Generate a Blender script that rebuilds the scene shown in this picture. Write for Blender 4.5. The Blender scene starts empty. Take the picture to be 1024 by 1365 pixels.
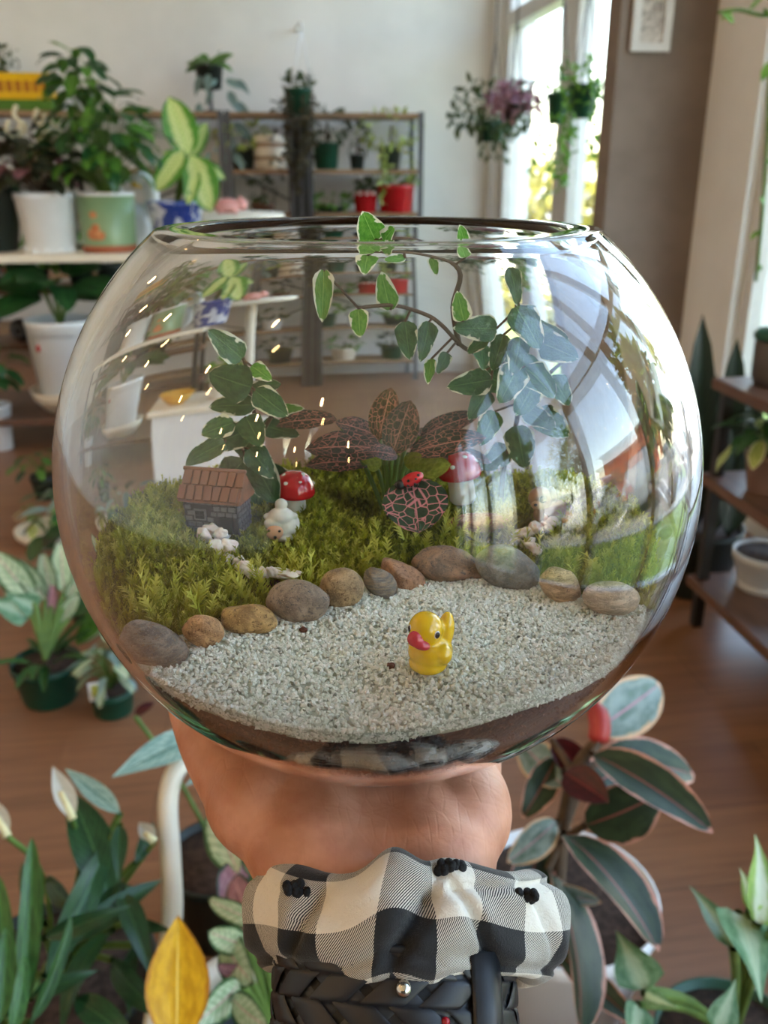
import bpy, bmesh, math, random
import numpy as np
from mathutils import Vector, Matrix, noise as mnoise

random.seed(7); RNG = np.random.default_rng(7)
sc = bpy.context.scene
PI = math.pi
# ------------------------------------------------------------------ camera
H = 1.15                                   # camera height above the floor
FPX = 1200.0                               # focal length in pixels of the 1024x1365 frame
PITCH = math.atan((682.5 - 225) / FPX)     # looking down
YAW = math.radians(7.7)                    # turned towards the window wall
RZ = Matrix.Rotation(-YAW, 4, 'Z')
CAM = Vector((0, 0, H))
FW = RZ.to_3x3() @ Vector((0, math.cos(PITCH), -math.sin(PITCH)))
UPV = RZ.to_3x3() @ Vector((0, math.sin(PITCH), math.cos(PITCH)))
RT = RZ.to_3x3() @ Vector((1, 0, 0))
cd = bpy.data.cameras.new('camera'); cam = bpy.data.objects.new('camera', cd)
sc.collection.objects.link(cam)
cam.matrix_world = Matrix.Translation(CAM) @ Matrix((RT, UPV, -FW)).transposed().to_4x4()
cd.sensor_fit = 'VERTICAL'; cd.sensor_height = 36.0; cd.lens = FPX / 1365 * 36
cd.clip_start = 0.01; cd.clip_end = 500
cd.dof.use_dof = True; cd.dof.focus_distance = 0.242; cd.dof.aperture_fstop = cd.lens / 1.7
sc.camera = cam
# ------------------------------------------------------------------ sky, sun, exposure
w = bpy.data.worlds.new('world'); sc.world = w; w.use_nodes = True
nt = w.node_tree; nt.nodes.clear()
sky = nt.nodes.new('ShaderNodeTexSky'); sky.sky_type = 'NISHITA'; sky.sun_disc = False
sky.sun_elevation = math.radians(48); sky.sun_rotation = math.radians(250)
sky.air_density = 1.0; sky.dust_density = 1.0; sky.ozone_density = 1.0
bg = nt.nodes.new('ShaderNodeBackground'); bg.inputs[1].default_value = 0.72
wo = nt.nodes.new('ShaderNodeOutputWorld')
wb = nt.nodes.new('ShaderNodeMix'); wb.data_type = 'RGBA'; wb.blend_type = 'MULTIPLY'; wb.inputs[0].default_value = 1.0; wb.inputs[7].default_value = (1.12, 1.0, .84, 1)   # daylight white balance
nt.links.new(sky.outputs[0], wb.inputs[6]); nt.links.new(wb.outputs[2], bg.inputs[0]); nt.links.new(bg.outputs[0], wo.inputs[0])
sd = bpy.data.lights.new('sun', 'SUN'); sun = bpy.data.objects.new('sun', sd); sc.collection.objects.link(sun)
sd.energy = 5.0; sd.angle = math.radians(0.53); sd.color = (1, .95, .86)
sun.rotation_euler = Vector((0.55, 0.38, -0.75)).to_track_quat('-Z', 'Y').to_euler()
sc.view_settings.view_transform = 'Standard'; sc.view_settings.look = 'None'
sc.view_settings.gamma = 1.0; sc.view_settings.use_curve_mapping = False
sc.view_settings.exposure = 1.97
sc.cycles.max_bounces = 14; sc.cycles.transmission_bounces = 12; sc.cycles.transparent_max_bounces = 16
sc.cycles.diffuse_bounces = 5; sc.cycles.glossy_bounces = 5
# ------------------------------------------------------------------ pixel helpers (1024x1365 frame)
def ray(px, py):
    return (FW * FPX + RT * (px - 512) + UPV * (682.5 - py)).normalized()
def at_r(px, py, r): return CAM + ray(px, py) * r
def at_z(px, py, z): d = ray(px, py); return CAM + d * ((z - H) / d.z)
def at_y(px, py, y): d = ray(px, py); return CAM + d * (y / d.y)
def at_x(px, py, x): d = ray(px, py); return CAM + d * (x / d.x)
B = RZ @ Vector((-.0017, .2653, H - .0868))          # bowl centre
R3 = RZ.to_3x3()
def bw(x, y, z): return B + R3 @ Vector((x, y, z))   # bowl frame -> world
def cw(x, y, z): return R3 @ Vector((x, y, z))       # camera-yaw frame -> world (z absolute)
def at_b(px, py, yb):                                # pixel -> bowl-frame plane y = yb
    d = R3.inverted() @ ray(px, py); t = (.2653 + yb) / d.y
    return CAM + ray(px, py) * t
# ------------------------------------------------------------------ materials
MATS = {}
def newmat(name):
    m = bpy.data.materials.new(name); m.use_nodes = True; m.node_tree.nodes.clear(); return m, m.node_tree
def N(nt, typ, **kw):
    n = nt.nodes.new(typ)
    for k, v in kw.items():
        if k.startswith('i_'):
            key = k[2:]; key = int(key) if key.isdigit() else key.replace('_', ' ')
            n.inputs[key].default_value = v
        else: setattr(n, k, v)
    return n
def c4(c): return (c[0], c[1], c[2], 1.0)
def hx(s):
    s = s.lstrip('#'); v = [int(s[i:i+2], 16) / 255 for i in (0, 2, 4)]
    return tuple(x / 12.92 if x <= .04045 else ((x + .055) / 1.055) ** 2.4 for x in v)
def mixc(nt, fac, a, b):
    n = nt.nodes.new('ShaderNodeMix'); n.data_type = 'RGBA'
    for sock, val in ((n.inputs[0], fac), (n.inputs[6], a), (n.inputs[7], b)):
        if hasattr(val, 'is_output') or isinstance(val, bpy.types.NodeSocket): nt.links.new(val, sock)
        elif isinstance(val, tuple): sock.default_value = c4(val)
        else: sock.default_value = val
    return n.outputs[2]
def mth(nt, op, a, b=None, c=None):
    n = nt.nodes.new('ShaderNodeMath'); n.operation = op
    for i, v in enumerate((a, b, c)):
        if v is None: continue
        if isinstance(v, bpy.types.NodeSocket): nt.links.new(v, n.inputs[i])
        else: n.inputs[i].default_value = v
    return n.outputs[0]
def ramp(nt, fac, lo, hi):
    n = nt.nodes.new('ShaderNodeMapRange'); n.interpolation_type = 'SMOOTHSTEP'
    nt.links.new(fac, n.inputs[0]); n.inputs[1].default_value = lo; n.inputs[2].default_value = hi
    return n.outputs[0]
def noise_tex(nt, coord, scale, detail=3, rough=.55, dist=0):
    n = N(nt, 'ShaderNodeTexNoise', i_Scale=scale, i_Detail=detail, i_Roughness=rough, i_Distortion=dist)
    nt.links.new(coord, n.inputs['Vector']); return n.outputs[0]
def finish(nt, m, col, rough=.5, metal=0., spec=.5, bump=None, bstr=.3, bdist=.001, sss=0., trl=0., coat=0., sheen=0., transm=0., ior=1.45, emis=None, estr=0.):
    p = N(nt, 'ShaderNodeBsdfPrincipled')
    for k, v in (('Base Color', col), ('Roughness', rough)):
        if isinstance(v, bpy.types.NodeSocket): nt.links.new(v, p.inputs[k])
        else: p.inputs[k].default_value = c4(v) if isinstance(v, tuple) else v
    p.inputs['Metallic'].default_value = metal; p.inputs['Specular IOR Level'].default_value = spec
    p.inputs['Coat Weight'].default_value = coat; p.inputs['Coat Roughness'].default_value = .08
    p.inputs['Sheen Weight'].default_value = sheen; p.inputs['IOR'].default_value = ior
    p.inputs['Transmission Weight'].default_value = transm
    if sss:
        p.inputs['Subsurface Weight'].default_value = sss
        p.inputs['Subsurface Radius'].default_value = (1, .35, .2); p.inputs['Subsurface Scale'].default_value = .004
    if emis: p.inputs['Emission Color'].default_value = c4(emis); p.inputs['Emission Strength'].default_value = estr
    if bump is not None:
        b = N(nt, 'ShaderNodeBump', i_Strength=bstr, i_Distance=bdist); nt.links.new(bump, b.inputs['Height'])
        nt.links.new(b.outputs[0], p.inputs['Normal'])
    out = p.outputs[0]
    if trl:
        t = N(nt, 'ShaderNodeBsdfTranslucent')
        if isinstance(col, bpy.types.NodeSocket): nt.links.new(col, t.inputs[0])
        else: t.inputs[0].default_value = c4(col)
        mx = N(nt, 'ShaderNodeMixShader'); mx.inputs[0].default_value = trl
        nt.links.new(out, mx.inputs[1]); nt.links.new(t.outputs[0], mx.inputs[2]); out = mx.outputs[0]
    o = N(nt, 'ShaderNodeOutputMaterial'); nt.links.new(out, o.inputs[0])
    return m
def mat(name, col, col2=None, vs=20., rough=.5, bs=None, bstr=.3, bdist=.001, lo=.35, hi=.65, detail=3, dist=0, stretch=None, **kw):
    """plain procedural material: base colour with a noise variation and optional bump"""
    if name in MATS: return MATS[name]
    m, nt = newmat(name)
    tc = N(nt, 'ShaderNodeTexCoord'); co = tc.outputs['Object']
    if stretch:
        mp = N(nt, 'ShaderNodeMapping'); mp.inputs['Scale'].default_value = stretch
        nt.links.new(co, mp.inputs[0]); co = mp.outputs[0]
    if col2 is None: col2 = tuple(min(1, c * 1.12) for c in col)
    c = mixc(nt, ramp(nt, noise_tex(nt, co, vs, detail, dist=dist), lo, hi), col, col2)
    b = noise_tex(nt, co, bs, 4) if bs else None
    MATS[name] = finish(nt, m, c, rough, bump=b, bstr=bstr, bdist=bdist, **kw); return m
def leafmat(name, base, base2, margin=None, mw=.2, rib=None, rw=.05, side=None, sn=9, sw=.12, centre=None, cwid=.5, rough=.38, trl=.22, nscale=6, vor=None, patchy=False, vsc=(4.6, 6.5, 1), vw=.06):
    if name in MATS: return MATS[name]
    m, nt = newmat(name)
    tc = N(nt, 'ShaderNodeTexCoord'); uv = tc.outputs['UV']
    sp = N(nt, 'ShaderNodeSeparateXYZ'); nt.links.new(uv, sp.inputs[0])
    a = mth(nt, 'ABSOLUTE', mth(nt, 'MULTIPLY_ADD', sp.outputs[0], 2.0, -1.0)); v = sp.outputs[1]
    nz = noise_tex(nt, uv, nscale, 3)
    oi = N(nt, 'ShaderNodeObjectInfo')
    col = mixc(nt, ramp(nt, nz, .35, .65), base, base2)
    if centre:
        f = ramp(nt, mth(nt, 'ADD', a, mth(nt, 'MULTIPLY_ADD', nz, .7, -.35)), cwid + .15, cwid - .15)
        col = mixc(nt, f, col, centre)
    if side:
        ph = mth(nt, 'FRACT', mth(nt, 'MULTIPLY', mth(nt, 'SUBTRACT', v, mth(nt, 'MULTIPLY', a, .22)), sn))
        f = ramp(nt, mth(nt, 'ABSOLUTE', mth(nt, 'SUBTRACT', ph, .5)), sw, sw * .4)
        col = mixc(nt, mth(nt, 'MULTIPLY', f, .8), col, side)
    if vor:
        mp = N(nt, 'ShaderNodeMapping'); mp.inputs['Scale'].default_value = vsc; nt.links.new(uv, mp.inputs[0])
        vo = N(nt, 'ShaderNodeTexVoronoi', feature='DISTANCE_TO_EDGE', i_Scale=1.0, i_Randomness=.8); nt.links.new(mp.outputs[0], vo.inputs['Vector'])
        col = mixc(nt, ramp(nt, vo.outputs['Distance'], vw, vw * .5), col, vor)
    if margin:
        big = noise_tex(nt, uv, 2.2, 2) if patchy else None
        if patchy:
            va = N(nt, 'ShaderNodeVectorMath', operation='ADD'); cb = N(nt, 'ShaderNodeCombineXYZ'); nt.links.new(mth(nt, 'MULTIPLY', oi.outputs['Random'], 40.0), cb.inputs[2]); nt.links.new(uv, va.inputs[0]); nt.links.new(cb.outputs[0], va.inputs[1])
            big = noise_tex(nt, va.outputs[0], 2.2, 2)
        am = mth(nt, 'ADD', mth(nt, 'MAXIMUM', a, ramp(nt, v, .8, 1.0)), mth(nt, 'MULTIPLY_ADD', nz, .5, -.25))
        if patchy: am = mth(nt, 'ADD', am, mth(nt, 'MULTIPLY_ADD', big, 1.5, -.82))
        col = mixc(nt, ramp(nt, am, 1 - mw - .04, 1 - mw + .04), col, margin)
    if rib: col = mixc(nt, ramp(nt, a, rw, rw * .4), col, rib)
    hs = N(nt, 'ShaderNodeHueSaturation'); nt.links.new(col, hs.inputs['Color'])
    nt.links.new(mth(nt, 'MULTIPLY_ADD', oi.outputs['Random'], .5, .75), hs.inputs['Value'])
    b = noise_tex(nt, uv, 14, 2)
    MATS[name] = finish(nt, m, hs.outputs[0], rough, bump=b, bstr=.25, bdist=.002, trl=trl); return m
# ------------------------------------------------------------------ geometry collection
class G:
    def __init__(s): s.V = []; s.F = []; s.UV = []
    def add(s, V, F, UV=None):
        n = len(s.V); s.V += [Vector(v) for v in V]; s.F += [tuple(i + n for i in f) for f in F]
        s.UV += list(UV) if UV is not None else [(0, 0)] * len(V); return s
    def box(s, c, size, rot=None):
        c = Vector(c); hx_, hy, hz = (x / 2 for x in size); V = []
        for dx in (-1, 1):
            for dy in (-1, 1):
                for dz in (-1, 1):
                    p = Vector((dx * hx_, dy * hy, dz * hz)); V.append(c + (rot @ p if rot else p))
        return s.add(V, [(0, 1, 3, 2), (4, 6, 7, 5), (0, 4, 5, 1), (2, 3, 7, 6), (0, 2, 6, 4), (1, 5, 7, 3)])
    def lathe(s, prof, c=(0, 0, 0), n=24, rot=None, close=False):
        c = Vector(c); V = []; F = []; UV = []; m = len(prof)
        for i in range(n):
            a = 2 * PI * i / n
            for j, (r, z) in enumerate(prof):
                p = Vector((r * math.cos(a), r * math.sin(a), z)); V.append(c + (rot @ p if rot else p)); UV.append((i / n, j / max(1, m - 1)))
        for i in range(n):
            k = (i + 1) % n
            for j in range(m - 1): F.append((i * m + j, k * m + j, k * m + j + 1, i * m + j + 1))
            if close: F.append((i * m + m - 1, k * m + m - 1, k * m, i * m))
        return s.add(V, F, UV)
    def tube(s, pts, r, n=6, cap=True):
        pts = [Vector(p) for p in pts]; m = len(pts)
        if not hasattr(r, '__len__'): r = [r] * m
        t0 = (pts[1] - pts[0]).normalized(); u = t0.orthogonal().normalized(); V = []; F = []
        for i, p in enumerate(pts):
            t = (pts[min(i + 1, m - 1)] - pts[max(i - 1, 0)]).normalized()
            u = (u - t * u.dot(t)).normalized(); w_ = t.cross(u)
            for k in range(n):
                a = 2 * PI * k / n; V.append(p + (u * math.cos(a) + w_ * math.sin(a)) * r[i])
        for i in range(m - 1):
            for k in range(n):
                q = (k + 1) % n; F.append((i * n + k, i * n + q, (i + 1) * n + q, (i + 1) * n + k))
        if cap: F += [tuple(range(n))[::-1], tuple((m - 1) * n + k for k in range(n))]
        return s.add(V, F)
    def ell(s, c, rad, rot=None, n=16, m=10):
        c = Vector(c); V = []; F = []
        for j in range(m + 1):
            ph = PI * j / m
            for i in range(n):
                a = 2 * PI * i / n
                p = Vector((rad[0] * math.sin(ph) * math.cos(a), rad[1] * math.sin(ph) * math.sin(a), rad[2] * math.cos(ph)))
                V.append(c + (rot @ p if rot else p))
        for j in range(m):
            for i in range(n):
                k = (i + 1) % n; F.append((j * n + i, (j + 1) * n + i, (j + 1) * n + k, j * n + k))
        return s.add(V, F)
    def loft(s, rings, cap=True):
        n = len(rings[0]); V = [p for r in rings for p in r]; F = []
        for i in range(len(rings) - 1):
            for k in range(n):
                q = (k + 1) % n; F.append((i * n + k, i * n + q, (i + 1) * n + q, (i + 1) * n + k))
        if cap: F += [tuple(range(n))[::-1], tuple((len(rings) - 1) * n + k for k in range(n))]
        return s.add(V, F)
def spline(pts, k=6):
    """Catmull-Rom through pts"""
    pts = [Vector(p) for p in pts]; out = []
    for i in range(len(pts) - 1):
        p0 = pts[max(i - 1, 0)]; p1 = pts[i]; p2 = pts[i + 1]; p3 = pts[min(i + 2, len(pts) - 1)]
        for j in range(k):
            t = j / k
            out.append(.5 * ((2 * p1) + (p2 - p0) * t + (2 * p0 - 5 * p1 + 4 * p2 - p3) * t * t + (3 * p1 - p0 - 3 * p2 + p3) * t ** 3))
    out.append(pts[-1]); return out
COL = sc.collection
def wloc(o):
    v = Vector((0, 0, 0))
    while o: v = v + o.location; o = o.parent
    return v
def mesh_of(name, g, m, smooth=True, org=Vector((0, 0, 0)), weld=False):
    me = bpy.data.meshes.new(name)
    me.from_pydata([v - org for v in g.V], [], g.F)
    uvl = me.uv_layers.new(name='UVMap'); idx = np.zeros(len(me.loops), dtype=np.int32); me.loops.foreach_get('vertex_index', idx)
    uvl.data.foreach_set('uv', np.array(g.UV, dtype=np.float32)[idx].ravel())
    if weld:
        bm = bmesh.new(); bm.from_mesh(me); bmesh.ops.remove_doubles(bm, verts=bm.verts, dist=1e-6)
        bmesh.ops.recalc_face_normals(bm, faces=bm.faces); bm.to_mesh(me); bm.free()
    if m: me.materials.append(m)
    if smooth: me.polygons.foreach_set('use_smooth', [True] * len(me.polygons))
    me.update(); return me
def obj(name, g, m, parent=None, smooth=True, bevel=0, weld=True, auto=None):
    """geometry in world coordinates -> ONE mesh object (origin at its parent's base)"""
    org = wloc(parent) if parent else Vector((0, 0, 0))
    if not parent and g.V:
        xs = [v.x for v in g.V]; ys = [v.y for v in g.V]; zs = [v.z for v in g.V]
        org = Vector(((min(xs) + max(xs)) / 2, (min(ys) + max(ys)) / 2, min(zs)))
    me = mesh_of(name, g, m, smooth, org, weld)
    o = bpy.data.objects.new(name, me); COL.objects.link(o)
    if parent: o.parent = parent
    else: o.location = org
    if bevel:
        b = o.modifiers.new('bevel', 'BEVEL'); b.width = bevel; b.segments = 2; b.limit_method = 'ANGLE'
        me.polygons.foreach_set('use_smooth', [False] * len(me.polygons))
    return o
def tag(o, label, cat, group=None):
    o['label'] = label; o['category'] = cat
    if group: o['group'] = group
    return o
def thing(name, label, cat, loc, group=None):
    o = bpy.data.objects.new(name, None); o.empty_display_size = .02; COL.objects.link(o); o.location = Vector(loc)
    return tag(o, label, cat, group)
def struct(name, g, m, parent=None, smooth=False, bevel=0):
    o = obj(name, g, m, parent, smooth, bevel)
    if not parent: o['kind'] = 'structure'
    return o
def inst(name, me, M, parent):
    """a child object that shares mesh data; M is its world matrix"""
    o = bpy.data.objects.new(name, me); COL.objects.link(o); o.parent = parent
    o.matrix_basis = Matrix.Translation(-wloc(parent)) @ M; return o
def bake(o, weld=None):
    dg = bpy.context.evaluated_depsgraph_get(); me = bpy.data.meshes.new_from_object(o.evaluated_get(dg))
    o.modifiers.clear(); o.data = me; me.polygons.foreach_set('use_smooth', [True] * len(me.polygons)); me.update(); return o
def blob(name, g, m, parent, voxel, smooth=6, factor=.5):
    """union of overlapping closed shapes -> one continuous smooth surface"""
    o = obj(name, g, m, parent, True, weld=True)
    r = o.modifiers.new('r', 'REMESH'); r.mode = 'VOXEL'; r.voxel_size = voxel
    s_ = o.modifiers.new('s', 'SMOOTH'); s_.factor = factor; s_.iterations = smooth
    bpy.context.view_layer.update(); return bake(o)
# ------------------------------------------------------------------ leaves
SH = {
 'oval': lambda t: max(0, math.sin(PI * t ** .9)) ** .62,
 'lance': lambda t: max(0, math.sin(PI * t ** .8)) ** .95 * (1 - .25 * t),
 'heart': lambda t: (min(1, (t + .02) / .16) ** .5) * max(0, 1 - t ** 2.1) ** .8,
 'strap': lambda t: min(1, t / .2) ** .6 * max(0, 1 - t ** 4) ** .8,
 'arrow': lambda t: (min(1, (t + .05) / .1)) * (1.0 - t) ** .75 * (1 + .35 * math.sin(t * 5)),
 'fig': lambda t: (min(1, (t + .03) / .2) ** .6) * max(0, 1 - t ** 2.4) ** .65,
}
def leaf_mesh(name, shape, m, W=.5, bend=.5, fold=.15, wave=0., nl=8, nw=2, ph=0.):
    g = G(); V = []; F = []; UV = []; y = z = 0.; f = SH[shape]; k = 2 * nw + 1
    for i in range(nl + 1):
        t = i / nl
        if i: a = bend * (t - .5 / nl) - bend * .25; y += math.cos(a) / nl; z -= math.sin(a) / nl
        hw = W / 2 * max(f(t), .004)
        for j in range(-nw, nw + 1):
            s_ = j / nw
            V.append((s_ * hw, y, z + fold * abs(s_) * hw + wave * abs(s_) * math.sin(t * 9 + ph + (1.3 if s_ > 0 else 0)) * hw)); UV.append((.5 + .5 * s_, t))
    for i in range(nl):
        for j in range(k - 1): F.append((i * k + j, i * k + j + 1, (i + 1) * k + j + 1, (i + 1) * k + j))
    g.add(V, F, UV); return mesh_of(name, g, m)
def leaf_matrix(base, tip, nrm, width=1.):
    base = Vector(base); d = Vector(tip) - base; L = d.length; y = d / L
    n = Vector(nrm); z = (n - y * n.dot(y))
    z = z.normalized() if z.length > 1e-5 else y.orthogonal().normalized(); x = y.cross(z)
    M = Matrix((x * L * width, y * L, z * L)).transposed().to_4x4(); M.translation = base; return M
def add_leaf(root, me, base, tip, nrm=None, width=1., name='leaf'):
    if nrm is None: nrm = (CAM - Vector(base)).normalized() * .7 + Vector((0, 0, .7))
    return inst(name, me, leaf_matrix(base, tip, nrm, width), root)
def rv(s=1.): return Vector((random.uniform(-s, s), random.uniform(-s, s), random.uniform(-s, s)))
def pot_profile(r0, r1, h, rim=.008, t=.004):
    return [(0, 0), (r0 * .96, 0), (r0, .004), (r1 - rim * .3, h - rim * 2.2), (r1, h - rim * 2), (r1, h), (r1 - t, h), (r1 - t * 1.6, h * .82), (0, h * .82)]
def pot(root, loc, r0, r1, h, m, msoil=None, rim=.008, name='pot', n=28):
    p = obj(name, G().lathe(pot_profile(r0, r1, h, rim), loc, n), m, root)
    if msoil: obj('potting_soil', G().lathe([(0, 0), (r1 - .006, 0), (r1 - .006, -.01), (0, -.01)], Vector(loc) + Vector((0, 0, h * .9)), 20), msoil, p)
    return p
def clump(root, base, centre, rad, n, meshes, L, mstem=None, droop=.35, upb=.35, stem_r=.0015, wd=(0.8, 1.15)):
    """n leaves on stems that start at base and end on a shell around centre"""
    base = Vector(base); centre = Vector(centre); gs = G()
    for i in range(n):
        a = 2 * PI * (i * .618 + random.uniform(-.06, .06)); u = 1 - 2 * ((i + .5) / n) * .82
        rr = math.sqrt(max(0, 1 - u * u)); k = random.uniform(.55, 1)
        d = Vector((rr * math.cos(a), rr * math.sin(a), u))
        p = centre + Vector((d.x * rad[0], d.y * rad[1], d.z * rad[2])) * k
        l = L * random.uniform(.7, 1.2)
        dirn = (Vector((d.x, d.y, 0)) * .9 + Vector((0, 0, upb * d.z - droop)) + rv(.3)).normalized()
        tip = p + dirn * l
        add_leaf(root, random.choice(meshes), p, tip, Vector((0, 0, 1)) + Vector((d.x, d.y, 0)) * .6 + rv(.35), random.uniform(*wd))
        mid = base.lerp(p, .55) + Vector((0, 0, .12 * (p - base).length)); gs.tube(spline([base, mid, p], 3), stem_r, 4, False)
    if mstem: obj('stem', gs, mstem, root, weld=False)
def foliage(name, root, pts, dirs, L, m, shape='oval', W=.5):
    """many tiny leaves joined into one part (too small to tell apart)"""
    g = G(); f = SH[shape]
    for p, d in zip(pts, dirs):
        p = Vector(p); d = Vector(d).normalized(); n = (Vector((0, 0, 1)) + rv(.7)); x = d.cross(n).normalized(); n = x.cross(d); l = L * random.uniform(.7, 1.25)
        ts = (0, .3, .65, 1); V = []; UV = []
        for t in ts:
            c = p + d * (l * t) - n * (l * .25 * t * t); hw = l * W / 2 * max(f(t), .02)
            V += [c - x * hw, c + x * hw]; UV += [(0, t), (1, t)]
        g.add(V, [(0, 1, 3, 2), (2, 3, 5, 4), (4, 5, 7, 6)], UV)
    o = obj(name, g, m, root, weld=False); o['kind'] = 'stuff'; return o
def trail(root, tops, length, m, mstem, L=.03, step=.03, name='trailing_stems'):
    gs = G(); P = []; D = []
    for t in tops:
        p = Vector(t); ln = length * random.uniform(.6, 1.1); k = max(3, int(ln / step)); pts = [p]
        dx = rv(.02)
        for i in range(k):
            p = p + Vector((dx.x * .4, dx.y * .4, -step)) + rv(.006); pts.append(p.copy())
            for _ in range(2): P.append(p.copy()); D.append(rv(1) + Vector((0, 0, -.4)))
        gs.tube(pts, .0015, 4, False)
    obj('vine', gs, mstem, root, weld=False); return foliage(name, root, P, D, L, m)
# ================================================================== THE ROOM
XR, YB, XL, YF, ZC = 1.6, 6.5, -4.6, -5.0, 3.5
m_wall = mat('wall paint', hx('dcdbd8'), hx('e2e1de'), 3, .75, bs=120, bstr=.08)
m_wallw = mat('white wall paint', hx('e2e3e4'), hx('e8e9ea'), 3, .7)
m_ceil = mat('ceiling paint', hx('d8d6d2'), hx('dddbd7'), 2, .85)
m_pillar = mat('taupe plaster', hx('7d7067'), hx('867970'), 6, .8, bs=60, bstr=.15)
m_frame = mat('window frame paint', hx('c9c8c6'), hx('d2d1cf'), 10, .45)
m_base = mat('baseboard paint', hx('cfccc6'), hx('d6d3cd'), 8, .5)
# wooden floor
m_floor, nt = newmat('laminate wood floor'); tc = N(nt, 'ShaderNodeTexCoord')
br = N(nt, 'ShaderNodeTexBrick', offset=.37, squash=1.0); br.inputs['Color1'].default_value = c4(hx('8a5f44')); br.inputs['Color2'].default_value = c4(hx('986c4d'))
br.inputs['Mortar'].default_value = c4(hx('5f4533')); br.inputs['Scale'].default_value = 1.0; br.inputs['Mortar Size'].default_value = .0012
br.inputs['Brick Width'].default_value = 1.25; br.inputs['Row Height'].default_value = .19
nt.links.new(tc.outputs['Object'], br.inputs['Vector'])
mp = N(nt, 'ShaderNodeMapping'); mp.inputs['Scale'].default_value = (1.2, 16, 1); nt.links.new(tc.outputs['Object'], mp.inputs[0])
gr = noise_tex(nt, mp.outputs[0], 2.2, 5, .6, .6)
colf = mixc(nt, mth(nt, 'MULTIPLY', ramp(nt, gr, .3, .72), .55), br.outputs[0], hx('654632'))
finish(nt, m_floor, colf, .34, bump=gr, bstr=.05, spec=.5)
g = G().box(((XL + XR) / 2, (YF + YB) / 2, -.05), (XR - XL + .3, YB - YF + .3, .1)); struct('floor', g, m_floor)
g = G().box(((XL + XR) / 2, (YF + YB) / 2, ZC + .1), (XR - XL + .6, YB - YF + .6, .2)); struct('ceiling', g, m_ceil)
g = G().box(((XL + XR) / 2, YB + .1, ZC / 2), (XR - XL + .6, .2, ZC)); struct('wall_back', g, m_wall)
g = G().box((XL - .1, (YF + YB) / 2, ZC / 2), (.2, YB - YF, ZC)); struct('wall_left', g, m_wallw)
g = G().box(((XL + XR) / 2, YF - .1, ZC / 2), (XR - XL + .6, .2, ZC)); struct('wall_front', g, mat('wall darkened for reflections', hx('4a4644'), hx('524e4b'), 3, .7))  # unseen wall; dark tone made up to keep its reflection off the bowl
g = G().box(((XL + XR) / 2, YB - .008, .05), (XR - XL, .016, .1)); struct('baseboard_back', g, m_base)
g = G().box((XL + .008, (YF + YB) / 2, .05), (.016, YB - YF - .04, .1)); struct('baseboard_left', g, m_base)
# right wall: kerb, header and solid piers between the glazed bays
g = G(); TW = .16; xw = XR + TW / 2
g.box((xw, (YF + YB) / 2, .06), (TW, YB - YF, .12)); g.box((xw, (YF + YB) / 2, 3.42), (TW, YB - YF, .16))
for a, b in ((6.32, 6.5), (2.95, 3.7), (-1.9, -1.5), (-5.0, -4.85)): g.box((xw, (a + b) / 2, 1.73), (TW, b - a, 3.22))
struct('wall_right', g, m_wallw)
g = G().box((1.427, 3.36, ZC / 2), (.346, .12, ZC)); struct('pillar', g, m_pillar)
# glazed bays
m_pane, nt = newmat('window glass')
tr = N(nt, 'ShaderNodeBsdfTransparent'); tr.inputs[0].default_value = (.97, .98, .97, 1); gl = N(nt, 'ShaderNodeBsdfGlossy', i_Roughness=0.0)
lw_ = N(nt, 'ShaderNodeLayerWeight', i_Blend=.5); fres = mth(nt, 'MULTIPLY_ADD', mth(nt, 'POWER', lw_.outputs['Facing'], 5.0), .92, .08); mx = N(nt, 'ShaderNodeMixShader'); o_ = N(nt, 'ShaderNodeOutputMaterial')
nt.links.new(fres, mx.inputs[0]); nt.links.new(tr.outputs[0], mx.inputs[1]); nt.links.new(gl.outputs[0], mx.inputs[2]); nt.links.new(mx.outputs[0], o_.inputs[0])
wn = 0
def bay(edges, mull):
    """a run of windows; edges are the mullion centres along y"""
    global wn
    for i in range(len(edges) - 1):
        a, b = edges[i], edges[i + 1]; wn += 1
        g = G(); zb, zt, ztr = .12, 3.34, 2.02
        g.box((xw, a + mull / 2, (zb + zt) / 2), (.09, mull, zt - zb)); g.box((xw, b - mull / 2, (zb + zt) / 2), (.09, mull, zt - zb))
        g.box((xw, (a + b) / 2, zb + .035), (.088, b - a - .002, .07)); g.box((xw, (a + b) / 2, zt - .035), (.088, b - a - .002, .07)); g.box((xw, (a + b) / 2, ztr), (.1, b - a - .002, .085))
        f = struct(f'window_{wn}', g, m_frame)
        for z0, z1 in ((zb + .07, ztr - .042), (ztr + .042, zt - .07)):
            obj('pane', G().box((xw, (a + b) / 2, (z0 + z1) / 2), (.008, b - a - 2 * mull, z1 - z0)), m_pane, f, False, weld=False)
        pl = bpy.data.lights.new('window_portal', 'AREA'); pl.shape = 'RECTANGLE'; pl.size = zt - zb; pl.size_y = b - a; pl.cycles.is_portal = True
        po = bpy.data.objects.new('window_portal', pl); COL.objects.link(po); po.location = (XR + TW + .02, (a + b) / 2, (zb + zt) / 2); po.rotation_euler = (0, PI / 2, 0)
bay([3.7, 5.0, 6.32], .13)
bay([-1.5, -.6, .3, 1.2, 2.07, 2.95], .06)
bay([-4.85, -3.85, -2.85, -1.9], .06)
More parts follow.
